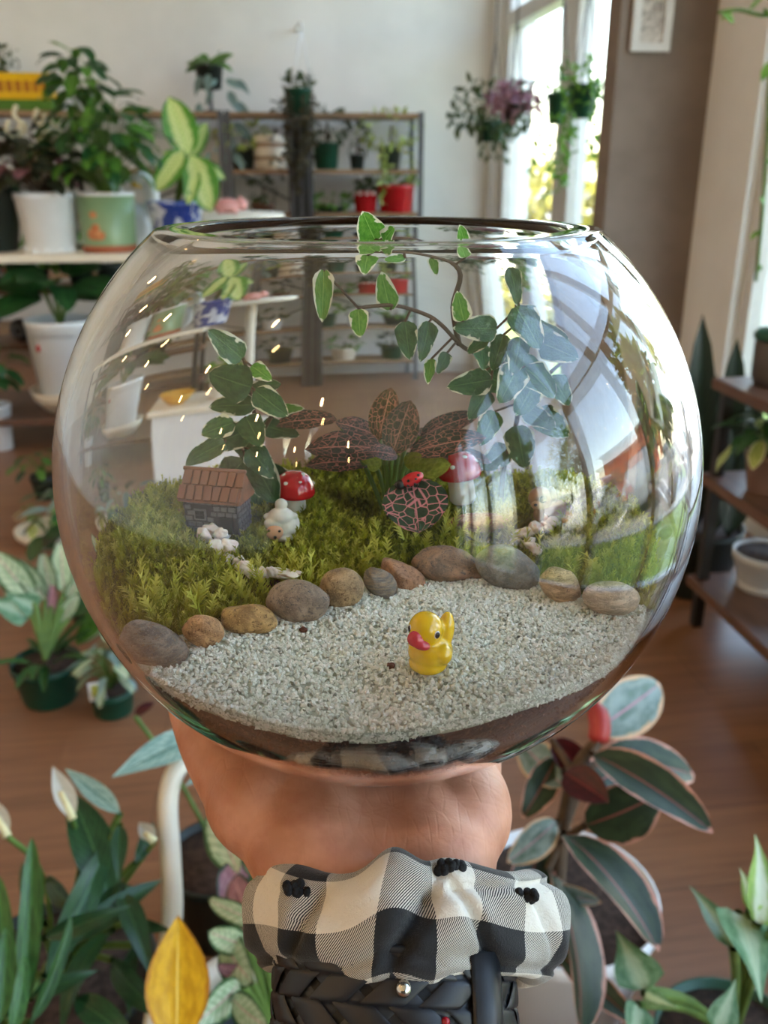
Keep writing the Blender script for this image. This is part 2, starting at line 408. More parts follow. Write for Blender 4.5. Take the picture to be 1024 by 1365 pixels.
# ================================================================== OUTSIDE THE WINDOWS (also mirrored in the bowl)
m_asph = mat('asphalt', hx('83807c'), hx('8d8a86'), 3, .9); m_lawn = mat('lawn', hx('7d8f42'), hx('97a654'), 6, .9)
m_kerb = mat('concrete kerb', hx('b9b6ae'), hx('c2bfb7'), 8, .85); m_line = mat('road paint', hx('e8e6e0'), None, 4, .8)
g = G().box((31.8, 8, -.15), (60, 90, .1)); struct('ground', g, m_asph)
g = G().box((2.9, 3, -.06), (2.2, 40, .08)); struct('lawn_strip', g, m_lawn)
g = G().box((4.1, 3, -.04), (.2, 40, .12)); struct('kerb', g, m_kerb)
for i in range(9):
    g = G().box((7.9, -10 + i * 2.9, -.098), (4.6, .12, .004)); struct('parking_line', g, m_line)
m_tire = mat('tyre rubber', (.02, .02, .02), None, 5, .8); m_cglass = mat('car glass', (.03, .04, .05), None, 5, .08)
m_carw = mat('white car paint', hx('e9e9e7'), None, 5, .25, coat=.6); m_cars = mat('silver car paint', hx('9aa0a6'), None, 5, .3, coat=.5); m_lamp = mat('car lamp', hx('b03026'), None, 5, .2)
def car(x, y, m, label, rot=0.):
    R = Matrix.Rotation(rot, 3, 'Z'); t = thing('parked_car', label, 'car', (x, y, -.1), 'cars parked outside the windows'); o = Vector((x, y, -.1))
    prof = [(-2.2, .35), (-2.2, .85), (-1.75, .98), (-1.25, 1.5), (.45, 1.52), (1.05, 1.02), (2.0, .88), (2.2, .6), (2.2, .35)]
    rings = [[o + R @ Vector((px_, s_ * (.88 if z < 1.1 else .72), z)) for px_, z in prof] for s_ in (-1, 1)]
    obj('body', G().loft(rings), m, t, False, .05)
    wprof = [(-1.5, 1.02), (-1.15, 1.42), (.35, 1.44), (.85, 1.04)]
    obj('side_window', G().loft([[o + R @ Vector((px_, s_ * (.89 if z < 1.1 else .77), z)) for px_, z in wprof] for s_ in (-1, 1)]), m_cglass, t, False)
    for wx in (-1.35, 1.35):
        for s_ in (-1, 1):
            obj('wheel', G().lathe([(0, -.1), (.3, -.1), (.33, -.06), (.33, .06), (.3, .1), (0, .1)], o + R @ Vector((wx, s_ * .8, .33)), 16, R @ Matrix.Rotation(PI / 2, 3, 'X')), m_tire, t)
    for s_ in (-1, 1): obj('tail_lamp', G().box(o + R @ Vector((-2.2, s_ * .7, .78)), (.06, .3, .16), R), m_lamp, t, False)
car(7.9, -5.9, m_carw, 'white parked car, second bay from the end of the row outside', 0)
car(7.8, -3.0, m_carw, 'white parked car between the silver car and another white car outside', 0)
car(8.0, -.1, m_cars, 'silver parked car outside the glazed wall', 0)
car(7.9, 5.7, m_carw, 'white parked car standing alone past the empty bays outside', 0)
m_brick = mat('red brick facade', hx('8f4a34'), hx('a3583f'), 4, .9); m_roofd = mat('flat roof', hx('6f6e6c'), None, 4, .8)
t = thing('shop_building', 'low red brick building with flat grey roof across the parking area', 'building', (30, -2, -.1))
obj('wall', G().box((30, -2, 2.2), (8, 14, 4.6)), m_brick, t, False); obj('roof', G().box((30, -2, 4.65), (8.8, 14.8, .3)), m_roofd, t, False)
for i in range(4): obj('shop_window', G().box((25.97, -6.7 + i * 3.1, 1.4), (.1, 2.1, 2.1)), m_cglass, t, False)
m_treel = mat('outdoor foliage', hx('4d6b2b'), hx('7d9440'), 2, .8, trl=.2); m_bark = mat('bark', hx('55463a'), hx('6a594b'), 12, .9)
m_hedge = mat('sunlit hedge leaves', hx('8b8a34'), hx('b7ab4c'), 3, .8, trl=.25)
def tree(x, y, h, r, label, m=m_treel, n=900):
    t = thing('tree', label, 'tree', (x, y, -.1), 'trees outside'); o = Vector((x, y, 0))
    obj('trunk', G().tube([o + Vector((0, 0, -.1)), o + Vector((.05, 0, h * .4)), o + Vector((-.03, .05, h * .75))], [.16, .12, .05], 8), m_bark, t)
    P = []; D = []
    for _ in range(n):
        d = rv(1).normalized(); k = random.random() ** .4
        P.append(o + Vector((d.x * r * k, d.y * r * k, h * .68 + d.z * h * .32 * k))); D.append(d + rv(.6))
    foliage('crown', t, P, D, .42, m)
tree(4.9, 1.6, 3.4, .8, 'round green tree on the lawn edge by the parked cars')
tree(15, -9, 7.5, 2.2, 'tall dark tree beside the brick building')
tree(21, 6, 8, 2.6, 'tall wide tree behind the empty parking bays')
tree(16, 17, 6, 2.6, 'broad yellow green tree past the end of the hedge', m_hedge)
P = []; D = []
for _ in range(3600):
    P.append(Vector((random.uniform(2.4, 9), random.uniform(13.2, 14.6), random.uniform(-.05, 1.1) + .25 * math.sin(random.random() * 6)))); D.append(rv(1) + Vector((0, 0, .3)))
o = foliage('hedge', None, P, D, .22, m_hedge); tag(o, 'sunlit yellow green hedge outside the far windows', 'hedge'); o['kind'] = 'stuff'
# ================================================================== PENDANT LAMPS (mirrored as warm dashes in the glass)
m_bulb, nt = newmat('warm lamp tube'); em = N(nt, 'ShaderNodeEmission', i_Strength=40.0); em.inputs[0].default_value = (1, .58, .22, 1); o_ = N(nt, 'ShaderNodeOutputMaterial'); nt.links.new(em.outputs[0], o_.inputs[0])
m_black = mat('black metal', (.018, .018, .02), None, 10, .45)
bulb = mesh_of('bulb', G().lathe([(0, -.075), (.018, -.07), (.022, 0), (.018, .07), (0, .075)], (0, 0, 0), 8), m_bulb)
cap = mesh_of('lamp_cap', G().lathe([(0, 0), (.026, 0), (.022, .05), (0, .05)], (0, 0, 0), 10), m_black)
cordm = mesh_of('lamp_cord', G().tube([(0, 0, 0), (0, 0, .62)], .004, 5), m_black)
li = 0
for ix, x in enumerate((-3.6, -2.3, -1.0)):
    for iy, y in enumerate((-3.0, -1.6, -.2, 1.2, 2.6)):
        if ix == 2 and iy > 2: continue
        t = thing('pendant_lamp', 'warm tube bulb pendant lamp hanging on a black cord from the ceiling', 'lamp', (x, y, ZC), 'pendant lamps under the ceiling')
        inst('bulb', bulb, Matrix.Translation((x, y, ZC - .745)), t); inst('lamp_cap', cap, Matrix.Translation((x, y, ZC - .67)), t); inst('lamp_cord', cordm, Matrix.Translation((x, y, ZC - .62)), t)
# ================================================================== BACKGROUND FURNITURE AND PLANTS
m_soil = mat('potting soil', hx('2c1f17'), hx('46342a'), 90, .95, bs=150, bstr=.6)
m_stem = mat('green stem', hx('4f6b2e'), hx('64803a'), 20, .6); m_stemb = mat('woody stem', hx('4a3a2a'), hx('5f4b38'), 40, .8)
m_pwhite = mat('white plastic pot', hx('e6e8ea'), hx('dfe2e4'), 6, .4); m_pgreen = mat('dark green plastic pot', hx('0d3d2c'), hx('124a36'), 6, .4)
m_pblack = mat('black plastic pot', hx('16201c'), hx('1c2824'), 6, .45); m_cream = mat('cream lacquer', hx('e5dccb'), hx('dcd2bf'), 5, .5)
m_board = mat('brown shelf board', hx('8b6e52'), hx('9c7e60'), 6, .6, stretch=(1, 12, 12)); m_dboard = mat('dark walnut board', hx('5d4234'), hx('6e5041'), 5, .4, stretch=(10, 1, 10))
m_red = mat('red glazed pot', hx('a3141c'), hx('b51a22'), 8, .25); m_grey = mat('dark grey metal', hx('55565a'), hx('616266'), 8, .5)
m_ygreen = mat('mug green glaze', hx('7b9670'), hx('86a07a'), 4, .3)
L_dark = leafmat('dark leaf', hx('24301f'), hx('3a3a2a'), rib=hx('4a4238'), rough=.35)
L_green = leafmat('mid green leaf', hx('3f6b26'), hx('5b8a36'), rib=hx('7da050'))
L_deep = leafmat('deep green leaf', hx('1f4423'), hx('2f5a2e'), rib=hx('3f6f3a'), rough=.3)
L_lime = leafmat('lime dieffenbachia leaf', hx('3f7a20'), hx('4f8a28'), centre=hx('c9d68a'), cwid=.55, rib=hx('a9c860'), side=hx('4f8a28'), sn=11)
L_silver = leafmat('silver blue leaf', hx('6f8a86'), hx('8fa8a2'), rib=hx('5a746c'))
L_yel = leafmat('pale yellow green leaf', hx('8fa24a'), hx('b5bf72'), margin=hx('d9dcae'), mw=.25)
L_pink = leafmat('pink tinged leaf', hx('8a5a62'), hx('6a4a50'), rib=hx('b58a8a'))
LM = {k: leaf_mesh(k, s_, m_, W, b_, f_, w_, ph=p_) for k, s_, m_, W, b_, f_, w_, p_ in (
    ('dark_a', 'oval', L_dark, .62, .8, .2, .1, 0), ('dark_b', 'oval', L_dark, .7, .5, .1, .15, 2), ('green_a', 'oval', L_green, .5, .7, .15, .1, 0), ('green_b', 'lance', L_green, .5, .9, .2, .1, 1),
    ('deep_a', 'oval', L_deep, .55, .8, .15, .05, 0), ('deep_b', 'lance', L_deep, .42, .9, .2, .1, 1), ('lime', 'oval', L_lime, .52, .5, .18, .06, 0), ('silver', 'lance', L_silver, .4, .8, .2, 0, 0),
    ('yel', 'oval', L_yel, .55, .8, .1, .1, 0), ('pink', 'oval', L_pink, .6, .8, .1, .1, 0))}
# ---- metal shelf along the back wall
def shelf_unit(px0, px1, label):
    y0, y1 = 6.06, 6.42; x0 = at_y(px0, 200, y0).x; x1 = at_y(px1, 200, y0).x; zs = [at_y(430, p, y0).z for p in (150, 226, 284, 360, 430)]
    t = thing('metal_shelf', label, 'shelf', ((x0 + x1) / 2, (y0 + y1) / 2, 0), 'metal shelves on the back wall')
    for x in (x0, x1):
        for y in (y0, y1): obj('post', G().box((x, y, zs[0] / 2 + .004), (.032, .032, zs[0] + .008)), m_grey, t, False)
    for z in zs: obj('shelf_board', G().box(((x0 + x1) / 2, (y0 + y1) / 2, z - .014), (x1 - x0 - .03, y1 - y0 + .02, .028)), m_board, t, False, .003)
    for s_ in (0, 1):
        a, b = (x0, x1) if s_ else (x1, x0)
        obj('brace', G().tube([(a, y1 + .01, zs[1]), (b, y1 + .01, zs[3])], .008, 6), m_grey, t)
    return zs
ZS = shelf_unit(305, 561, 'brown board metal shelf holding the red pots')
shelf_unit(-60, 296, 'brown board metal shelf carrying the yellow toy tram')
def sy(px, py, dy=.0): return at_y(px, py, 6.16 + dy)
# ribbed column in front of the shelf
x = at_y(400, 200, 5.9).x
t = thing('ribbed_column', 'dark grey ribbed metal column in front of the back shelf', 'column', (x, 5.9, 0))
obj('core', G().box((x, 5.9, ZS[0] / 2 - .03), (.15, .06, ZS[0] - .06)), mat('charcoal metal', hx('3c3d41'), hx('46474b'), 8, .5), t, False)
for k in range(5): obj('rib', G().box((x - .056 + k * .028, 5.862, ZS[0] / 2 - .03), (.012, .02, ZS[0] - .06)), m_black if k % 2 else m_grey, t, False)
# hanging pot above the column
pc = at_y(397, 118, 5.88); hk = at_y(396, 52, 6.47)
t = thing('hanging_pot', 'dark green pot with brown trailing stems hung from a wall hook on white wires', 'hanging plant', pc)
pot(t, pc - Vector((0, 0, .15)), .06, .085, .15, m_pgreen, m_soil)
obj('hook', G().tube(spline([(hk.x, 6.5, hk.z + .05), (hk.x, 6.4, hk.z + .06), (hk.x, 5.9, hk.z + .02), (hk.x, 5.88, hk.z - .03)], 4), .008, 6), m_pwhite, t)
for a in (0, 2.1, 4.2): obj('wire', G().tube([(hk.x, 5.88, hk.z - .02), pc + Vector((.083 * math.cos(a), .083 * math.sin(a), 0))], .006, 5), m_pwhite, t)
m_trail = mat('brown green trailing leaves', hx('3d3a2c'), hx('55503a'), 30, .8, trl=.15); m_vine_g = mat('green trailing leaves', hx('4f7f2c'), hx('76a244'), 20, .6, trl=.25); m_dk = mat('dark small leaves', hx('2f3f24'), hx('4a5a34'), 20, .7, trl=.15)
m_pinkl = mat('mauve flower leaves', hx('8a5f70'), hx('a97f8c'), 20, .7, trl=.2); m_ygl = mat('yellow green small leaves', hx('93a64c'), hx('bcc67e'), 20, .6, trl=.25)
trail(t, [pc + Vector((.1 * math.cos(a) + random.uniform(-.02, .02), .06 * math.sin(a) - .05, random.uniform(-.05, .04))) for a in np.linspace(0, 6.2, 16)], .55, m_trail, m_stemb, .045, .035)
foliage('crown', t, [pc + Vector((random.uniform(-.08, .08), random.uniform(-.08, .08), random.uniform(0, .07))) for _ in range(60)], [rv(1) + Vector((0, 0, .5)) for _ in range(60)], .05, m_dk)
# pots on the back shelf: (px, base board, radius, height, pot material, leaf material, spread, leaf count, hang)
def shelf_plant(px, zi, r, h, mp_, ml, sp_, n, label, hang=0, dy=0., L=.05, cat='potted plant', upz=.5):
    p = at_y(px, 200, 6.16 + dy); p = Vector((p.x, 6.16 + dy, ZS[zi])); t = thing('potted_plant', label, cat, p, 'plants on the back shelf')
    pot(t, p, r * .8, r, h, mp_, m_soil)
    P = []; D = []
    for _ in range(n):
        d = rv(1).normalized(); P.append(p + Vector((d.x * sp_[0], d.y * min(sp_[0], .14), h + sp_[1] * (upz + .5 * d.z)))); D.append(d + Vector((0, 0, -.1)))
    foliage('foliage', t, P, D, L, ml); obj('stem', G().tube([p + Vector((0, 0, h * .8)), p + Vector((.01, 0, h + sp_[1] * .6))], .008, 5), m_stemb, t)
    if hang: trail(t, [p + Vector((random.uniform(-r, r * 1.5), -r - .02, h)) for _ in range(6)], hang, m_ygl, m_stem, .055, .04)
    return t
shelf_plant(435, 1, .085, .16, m_pgreen, m_dk, (.12, .2), 90, 'dark leafy plant in a green pot beside the ribbed column')
shelf_plant(476, 1, .05, .09, m_pblack, m_dk, (.07, .18), 70, 'slim dark plant in a small black pot on the middle back shelf')
shelf_plant(520, 1, .075, .14, m_pblack, m_ygl, (.19, .2), 150, 'yellow green trailing plant in a black pot at the end of the back shelf', .34)
shelf_plant(324, 1, .075, .13, m_pblack, m_ygl, (.15, .14), 110, 'pale yellow green plant in a black pot beside the cream basket')
shelf_plant(347, 2, .08, .06, m_dboard, m_dk, (.07, .15), 60, 'small grey green plant in a wooden bowl on the lower back shelf')
shelf_plant(440, 2, .09, .04, m_pblack, m_vine_g, (.13, .06), 80, 'low green plant in a black tray under the diagonal brace')
p = Vector((at_y(360, 200, 6.14).x, 6.14, ZS[1])); t = thing('woven_basket', 'cream woven basket on the middle back shelf', 'basket', p)
b = obj('body', G().lathe([(0, 0), (.09, 0), (.105, .1), (.1, .2), (.092, .2), (.09, .02), (0, .02)], p, 24), m_cream, t)
for k in range(5): obj('woven_band', G().lathe([(.094 + k * .003, .015 + k * .038), (.108 - abs(k - 3) * .002, .03 + k * .038), (.1, .045 + k * .038)], p, 24), m_board if k % 2 else m_cream, b)
m_heart = mat('white pot print', hx('e8dcd8'), None, 8, .4)
for px, r, h in ((487, .082, .13), (528, .125, .17)):
    p = Vector((at_y(px, 200, 6.13).x, 6.13, ZS[2])); big = r > .1
    t = thing('red_pot', 'large plain red glazed pot with a trailing plant' if big else 'small red pot with a row of white dots around its rim', 'plant pot', p, 'red pots on the back shelf')
    pp = pot(t, p, r * .85, r, h, m_red, m_soil, .012)
    if not big:
        for a in np.linspace(PI, 2 * PI, 7): obj('white_dot', G().ell(p + Vector((math.cos(a) * r * 1.0, math.sin(a) * r * 1.0, h - .012)), (.011, .011, .011), None, 8, 6), m_heart, pp)
    P = [p + Vector((random.uniform(-r, r), random.uniform(-r, r) * .8, h + random.uniform(-.02, .07))) for _ in range(60)]
    foliage('foliage', t, P, [rv(1) + Vector((0, 0, .4)) for _ in P], .05, m_dk if not big else m_vine_g)
# silver trailing plant and yellow tram on top of the back shelf
p = Vector((at_y(282, 148, 6.16).x, 6.16, ZS[0])); t = thing('potted_plant', 'silvery blue trailing plant in a raised black pot on top of the back shelf', 'potted plant', p)
pot(t, p + Vector((0, 0, .13)), .07, .085, .13, m_pblack, m_soil); obj('pot_stand', G().lathe([(0, 0), (.05, 0), (.05, .012), (.012, .02), (.012, .12), (.05, .13), (0, .13)], p, 16), m_grey, t)
for i in range(26):
    a = random.uniform(-.3, PI + .3) + PI; d = Vector((math.cos(a), math.sin(a) * .6, 0)); b0 = p + d * .08 + Vector((0, 0, .22 - .5 * random.random() ** 1.3)); b0 = b0 + Vector((.12 * random.random(), -.03, 0))
    add_leaf(t, LM['silver'], b0, b0 + (d * .1 + Vector((.03, 0, random.uniform(-.14, -.02)))), Vector((0, -1, .5)) + rv(.4))
for i in range(14):
    a = i * 2.4; b0 = p + Vector((0, 0, .26)); add_leaf(t, LM['green_a'], b0 + rv(.03), b0 + Vector((math.cos(a) * .15, math.sin(a) * .1, random.uniform(-.02, .1))), Vector((0, -.6, 1)))
m_yel = mat('yellow enamel', hx('e3b512'), hx('d9a90e'), 6, .4); m_org = mat('amber window', hx('a86a12'), None, 6, .3); m_grn = mat('green enamel', hx('3f6a1c'), None, 6, .4)
xa = at_y(-40, 120, 6.1).x; xb = at_y(70, 120, 6.1).x; p = Vector(((xa + xb) / 2, 6.16, ZS[0])); W_ = xb - xa
t = thing('toy_tram', 'yellow toy tram with amber windows and green base on the back shelf', 'toy', p)
obj('body', G().box(p + Vector((0, 0, .115)), (W_, .16, .13)), m_yel, t, False, .02); obj('roof', G().box(p + Vector((0, 0, .19)), (W_ * .96, .14, .03)), m_yel, t, False, .012); obj('base', G().box(p + Vector((0, 0, .03)), (W_ * 1.02, .17, .06)), m_grn, t, False, .008)
for k in range(9): obj('window', G().box(p + Vector((-W_ / 2 + W_ * (k + .6) / 9.4, -.081, .13)), (W_ * .075, .008, .06)), m_org, t, False)
obj('end_window', G().box(p + Vector((W_ / 2 + .002, 0, .13)), (.008, .09, .06)), m_org, t, False)
p = Vector((at_y(3, 100, 6.3).x, 6.34, ZS[0])); t = thing('potted_plant', 'small dark leafed plant peeking over the yellow toy tram', 'potted plant', p)
pot(t, p, .05, .065, .2, m_pblack, m_soil); foliage('foliage', t, [p + Vector((0, 0, .27)) + rv(.09) for _ in range(60)], [rv(1) for _ in range(60)], .06, m_dk)
shelf_plant(335, 3, .08, .12, m_pwhite, m_dk, (.1, .1), 60, 'dark sprig in a white pot, board below the red pots')
shelf_plant(420, 3, .09, .13, m_pgreen, m_vine_g, (.12, .1), 70, 'green sprigs in a green pot, board below the red pots')
shelf_plant(470, 3, .07, .12, m_pwhite, m_dk, (.08, .08), 40, 'small leaves in a white pot, second lowest shelf board')
shelf_plant(530, 3, .09, .1, m_pblack, m_vine_g, (.12, .1), 70, 'low green plant in a black pot, second lowest shelf board')
shelf_plant(350, 4, .1, .14, m_pblack, m_dk, (.13, .1), 70, 'dark plant in a black pot on the lowest shelf board')
shelf_plant(450, 4, .1, .12, m_cream, m_vine_g, (.12, .1), 70, 'green plant in a cream pot on the lowest shelf board')
shelf_plant(525, 4, .09, .13, m_pgreen, m_dk, (.1, .1), 60, 'dark plant in a green pot on the lowest shelf board')
# ---- white display plinth, seen through the glass
yq = 3.1; qa = at_y(150, 510, yq); qb = at_y(322, 510, yq); zq = qa.z; cx = (qa.x + qb.x) / 2; wq = qb.x - qa.x
t = thing('display_plinth', 'white display plinth standing on the floor before the rack', 'plinth', (cx, yq + .2, 0))
obj('body', G().box((cx, yq + .2, (zq - .03) / 2), (wq - .04, .36, zq - .03)), m_pwhite, t, False, .005); obj('top', G().box((cx, yq + .2, zq - .015), (wq, .4, .03)), m_cream, t, False, .005)
m_amber = mat('amber glazed bowl', hx('c9912a'), hx('d6a23c'), 12, .35)
p = Vector((cx - .1, yq + .15, zq)); t = thing('ceramic_bowl', 'amber yellow glazed bowl on the white plinth', 'bowl', p); obj('bowl', G().lathe([(0, 0), (.03, 0), (.05, .015), (.085, .06), (.08, .06), (.045, .02), (0, .014)], p, 28), m_amber, t); obj('foot_ring', G().lathe([(.028, 0), (.034, 0), (.034, .008), (.028, .008)], p, 24, close=True), m_amber, t)
p = Vector((cx + .1, yq + .2, zq)); t = thing('potted_plant', 'small green plant in a white pot on the white plinth', 'potted plant', p); pot(t, p, .05, .065, .11, m_pwhite, m_soil); foliage('foliage', t, [p + Vector((0, 0, .14)) + rv(.06) for _ in range(60)], [rv(1) for _ in range(60)], .05, m_vine_g)
# ---- tiered plant rack on the left
YR = 3.95
zt = at_y(100, 338, YR).z; zm = at_y(100, 384, YR + .3).z; zl = at_y(50, 468, YR + .1).z; z0 = at_y(40, 556, YR).z
xl = at_y(-90, 400, YR).x; xr = at_y(226, 400, YR).x
t = thing('plant_rack', 'tiered plant rack with white top board and brown lower boards', 'plant rack', ((xl + xr) / 2, YR + .2, 0))
obj('top_board', G().box(((xl + xr) / 2 + .03, YR + .13, zt - .016), (xr - xl + .0, .36, .032)), m_cream, t, False, .006)
obj('shelf_board', G().box(((xl + xr) / 2, YR + .42, zm - .012), (xr - xl, .3, .024)), m_dboard, t, False, .004)
obj('shelf_board', G().box(((xl + xr) / 2, YR + .42, zl - .012), (xr - xl, .3, .024)), m_dboard, t, False, .004)
obj('shelf_board', G().box(((xl + xr) / 2, YR + .25, z0 - .012), (xr - xl, .6, .024)), m_dboard, t, False, .004)
for x in (xl + .02, xr - .02):
    for y, z in ((YR + .12, zt), (YR + .54, zt)): obj('post', G().box((x, y, (z - .034) / 2), (.03, .03, z - .034)), m_black, t, False)
def rp(px, y=YR + .12): return Vector((at_y(px, 335, y).x, y, zt))
GR = 'pots on the rack top board'
# white pot with dark foliage and cream flower spikes
p = rp(70); t = thing('potted_plant', 'dark leafed plant with curly cream flower spikes in a white plastic pot', 'potted plant', p, GR)
pot(t, p, .1, .128, .235, m_pwhite, m_soil, .014)
for k in range(5):
    a = PI + .5 + k * .55; obj('pot_foot', G().box(p + Vector((math.cos(a) * .095, math.sin(a) * .095, .01)), (.03, .02, .02)), m_pwhite, t, False)
clump(t, p + Vector((0, 0, .2)), p + Vector((-.05, 0, .35)), (.22, .16, .15), 100, [LM['dark_a'], LM['dark_b'], LM['dark_a'], LM['pink']], .1, m_stemb)
m_spike = mat('cream flower spike', hx('ddd5b8'), hx('c9c0a0'), 20, .7)
for px_, top in ((12, 160), (22, 140), (28, 165), (50, 145), (60, 152), (72, 150), (78, 165)):
    tp = at_y(px_, top, YR + .1); b0 = p + Vector((-.02, 0, .25))
    obj('flower_spike', G().tube(spline([b0, b0.lerp(tp, .6) + rv(.03), tp + Vector((.025, 0, -.08)), tp + Vector((-.015, 0, -.04)), tp], 4), [.009] * 17, 5), m_spike, t)
# near-black pot at the left end
p = rp(-5, YR + .17); t = thing('potted_plant', 'broad dark leafed plant in a near black pot at the rack end', 'potted plant', p, GR)
pot(t, p, .09, .13, .25, m_pblack, m_soil); clump(t, p + Vector((0, 0, .2)), p + Vector((-.05, 0, .3)), (.2, .14, .13), 30, [LM['dark_a'], LM['deep_a'], LM['pink']], .1, m_stemb)
add_leaf(t, LM['deep_b'], p + Vector((.0, -.1, .3)), p + Vector((.2, -.16, .26)), (0, 0, 1), .35)
# green mug pot with bushy plant
p = rp(148, YR + .1); t = thing('potted_plant', 'bushy light green plant in a green mug pot with orange print', 'potted plant', p, GR)
mg = obj('mug_pot', G().lathe([(0, 0), (.104, 0), (.108, .006), (.11, .03), (.118, .23), (.112, .23), (.105, .2), (0, .2)], p, 32), m_ygreen, t)
obj('mug_rim', G().lathe([(.1185, .222), (.1195, .23), (.115, .236), (.111, .23)], p, 32), m_pwhite, mg); obj('mug_foot', G().lathe([(.1, 0), (.1095, .0), (.1105, .028), (.108, .03)], p, 32), mat('terracotta band', hx('9a5438'), None, 9, .6), mg)
m_print = mat('orange print', hx('c98a5a'), hx('b5653a'), 30, .5)
for a, z, s_ in ((4.3, .075, .024), (4.52, .07, .02), (4.4, .1, .015), (4.35, .15, .014)):
    R_ = Matrix.Rotation(a - PI / 2, 3, 'Z') ; c = p + Vector((math.cos(a) * .1135, math.sin(a) * .1135, z)); obj('flower_print', G().ell(c, (s_ * 1.2, .004, s_), R_, 12, 8), m_print, mg)
clump(t, p + Vector((0, 0, .2)), p + Vector((.0, 0, .42)), (.23, .18, .2), 120, [LM['green_a'], LM['green_b'], LM['deep_a']], .12, m_stem)
clump(t, p + Vector((0, 0, .3)), p + Vector((-.06, 0, .66)), (.1, .08, .13), 36, [LM['green_a'], LM['deep_a']], .1, m_stem)
# white ceramic figure behind the pots, blue pot with dieffenbachia
p = rp(178, YR + .26); t = thing('ceramic_swan', 'white ceramic swan between the green mug pot and the blue pot', 'figurine', p)
g = G().ell(p + Vector((0, 0, .1)), (.09, .08, .1)).ell(p + Vector((-.05, 0, .17)), (.06, .06, .09)); g.tube(spline([p + Vector((.05, 0, .12)), p + Vector((.1, 0, .2)), p + Vector((.07, 0, .29)), p + Vector((.03, -.02, .27))], 5), [.035] * 8 + [.028] * 8, 8)
blob('body', g, m_pwhite, t, .009, 6); obj('beak', G().lathe([(0, 0), (.014, 0), (.004, .04), (0, .042)], p + Vector((.025, -.03, .265)), 8, Matrix.Rotation(2.0, 3, 'Y')), m_yel, t)
m_blue, nt = newmat('blue and white glaze'); tc = N(nt, 'ShaderNodeTexCoord'); finish(nt, m_blue, mixc(nt, ramp(nt, noise_tex(nt, tc.outputs['Object'], 17, 3, .6, .8), .46, .56), hx('1d3a8c'), hx('cfd6e6')), .2, coat=.5)
p = rp(238, YR + .12); t = thing('dieffenbachia', 'dieffenbachia with large lime centred leaves in a blue and white pot', 'potted plant', p, GR)
pot(t, p, .09, .12, .2, m_blue, m_soil, .01)
gs2 = G()
for bx, by, tx, ty, w_, dy in ((252, 208, 226, 126, 1.15, -.02), (246, 200, 206, 254, .95, -.1), (255, 205, 282, 282, 1.15, -.1), (262, 215, 302, 238, .9, -.02), (250, 215, 215, 200, .7, .1), (256, 210, 276, 160, .8, .1), (262, 225, 250, 272, .8, -.12)):
    b0 = at_y(bx, by, YR + .1 + dy * .5); t0 = at_y(tx, ty, YR + .1 + dy); add_leaf(t, LM['lime'], b0, t0, Vector((.1, -1, .35)), w_); gs2.tube(spline([p + Vector((0, 0, .17)), b0.lerp(p, .4) + Vector((0, 0, .08)), b0], 4), .006, 5)
obj('stem', gs2, m_stem, t)
m_pinkg = mat('pink ceramic', hx('d98f88'), hx('e3a49c'), 9, .4)
p = Vector((at_y(304, 280, 4.6).x, 4.6, 0)); zpk = at_y(304, 284, 4.6).z
t = thing('plant_pedestal', 'tall cream round pedestal table behind the bowl', 'table', p)
obj('table_top', G().lathe([(0, zpk - .03), (.26, zpk - .03), (.27, zpk - .015), (.26, zpk), (0, zpk)], p, 32), m_cream, t); obj('leg', G().lathe([(.03, .02), (.03, zpk - .03)], p, 12), m_cream, t); obj('base', G().lathe([(0, 0), (.18, 0), (.17, .02), (0, .025)], p, 24), m_cream, t)
p = p + Vector((0, -.05, zpk)); t = thing('pink_figurine', 'pink ceramic pig on the cream pedestal table', 'figurine', p)
g = G().ell(p + Vector((0, 0, .035)), (.07, .04, .035)).ell(p + Vector((.065, 0, .04)), (.03, .03, .028)); blob('body', g, m_pinkg, t, .005, 4)
for dx in (-.035, .035):
    for dy in (-.02, .02): obj('foot', G().lathe([(0, 0), (.012, 0), (.014, .02), (0, .025)], p + Vector((dx, dy, 0)), 8), m_pinkg, t)
for s_ in (-1, 1): obj('ear', G().ell(p + Vector((.06, s_ * .018, .068)), (.008, .01, .012), None, 8, 6), m_pinkg, t)
# lower tiers
p = Vector((at_y(92, 520, YR + .12).x, YR + .12, z0)); t = thing('potted_plant', 'large leafed plant in a big white pot on a cream saucer, bottom of the rack', 'potted plant', p)
obj('saucer', G().lathe([(0, 0), (.1, 0), (.15, .06), (.165, .1), (.158, .1), (.14, .06), (0, .03)], p, 32), m_cream, t); hpt = at_y(92, 428, YR).z - z0
pot(t, p + Vector((0, 0, .035)), .115, .15, hpt - .04, m_pwhite, m_soil, .012)
obj('red_sticker', G().ell(p + Vector((-.08, -.115, hpt * .72)), (.012, .006, .016), Matrix.Rotation(-.6, 3, 'Z'), 8, 6), m_red, t)
for i in range(17):
    a = i * 2.39; l = random.uniform(.18, .28); b0 = p + Vector((math.cos(a) * .06, math.sin(a) * .05, hpt + .08 + .03 * (i % 4))); add_leaf(t, LM['deep_a'], b0, b0 + Vector((math.cos(a) * l, math.sin(a) * l * .7 - .05, random.uniform(-.06, .16))), Vector((0, -.5, 1)) + rv(.3), .9)
gs2 = G()
for i in range(6): gs2.tube([p + Vector((0, 0, hpt - .05)), p + Vector((math.cos(i) * .06, math.sin(i) * .05, hpt + .12))], .006, 5)
obj('stem', gs2, m_stem, t)
def tier_item(px, z, y): return Vector((at_y(px, 400, y).x, y, z))
p = tier_item(24, zm, YR + .36); t = thing('plant_pot', 'small coral pink pot with a sprig on the upper brown tier', 'plant pot', p)
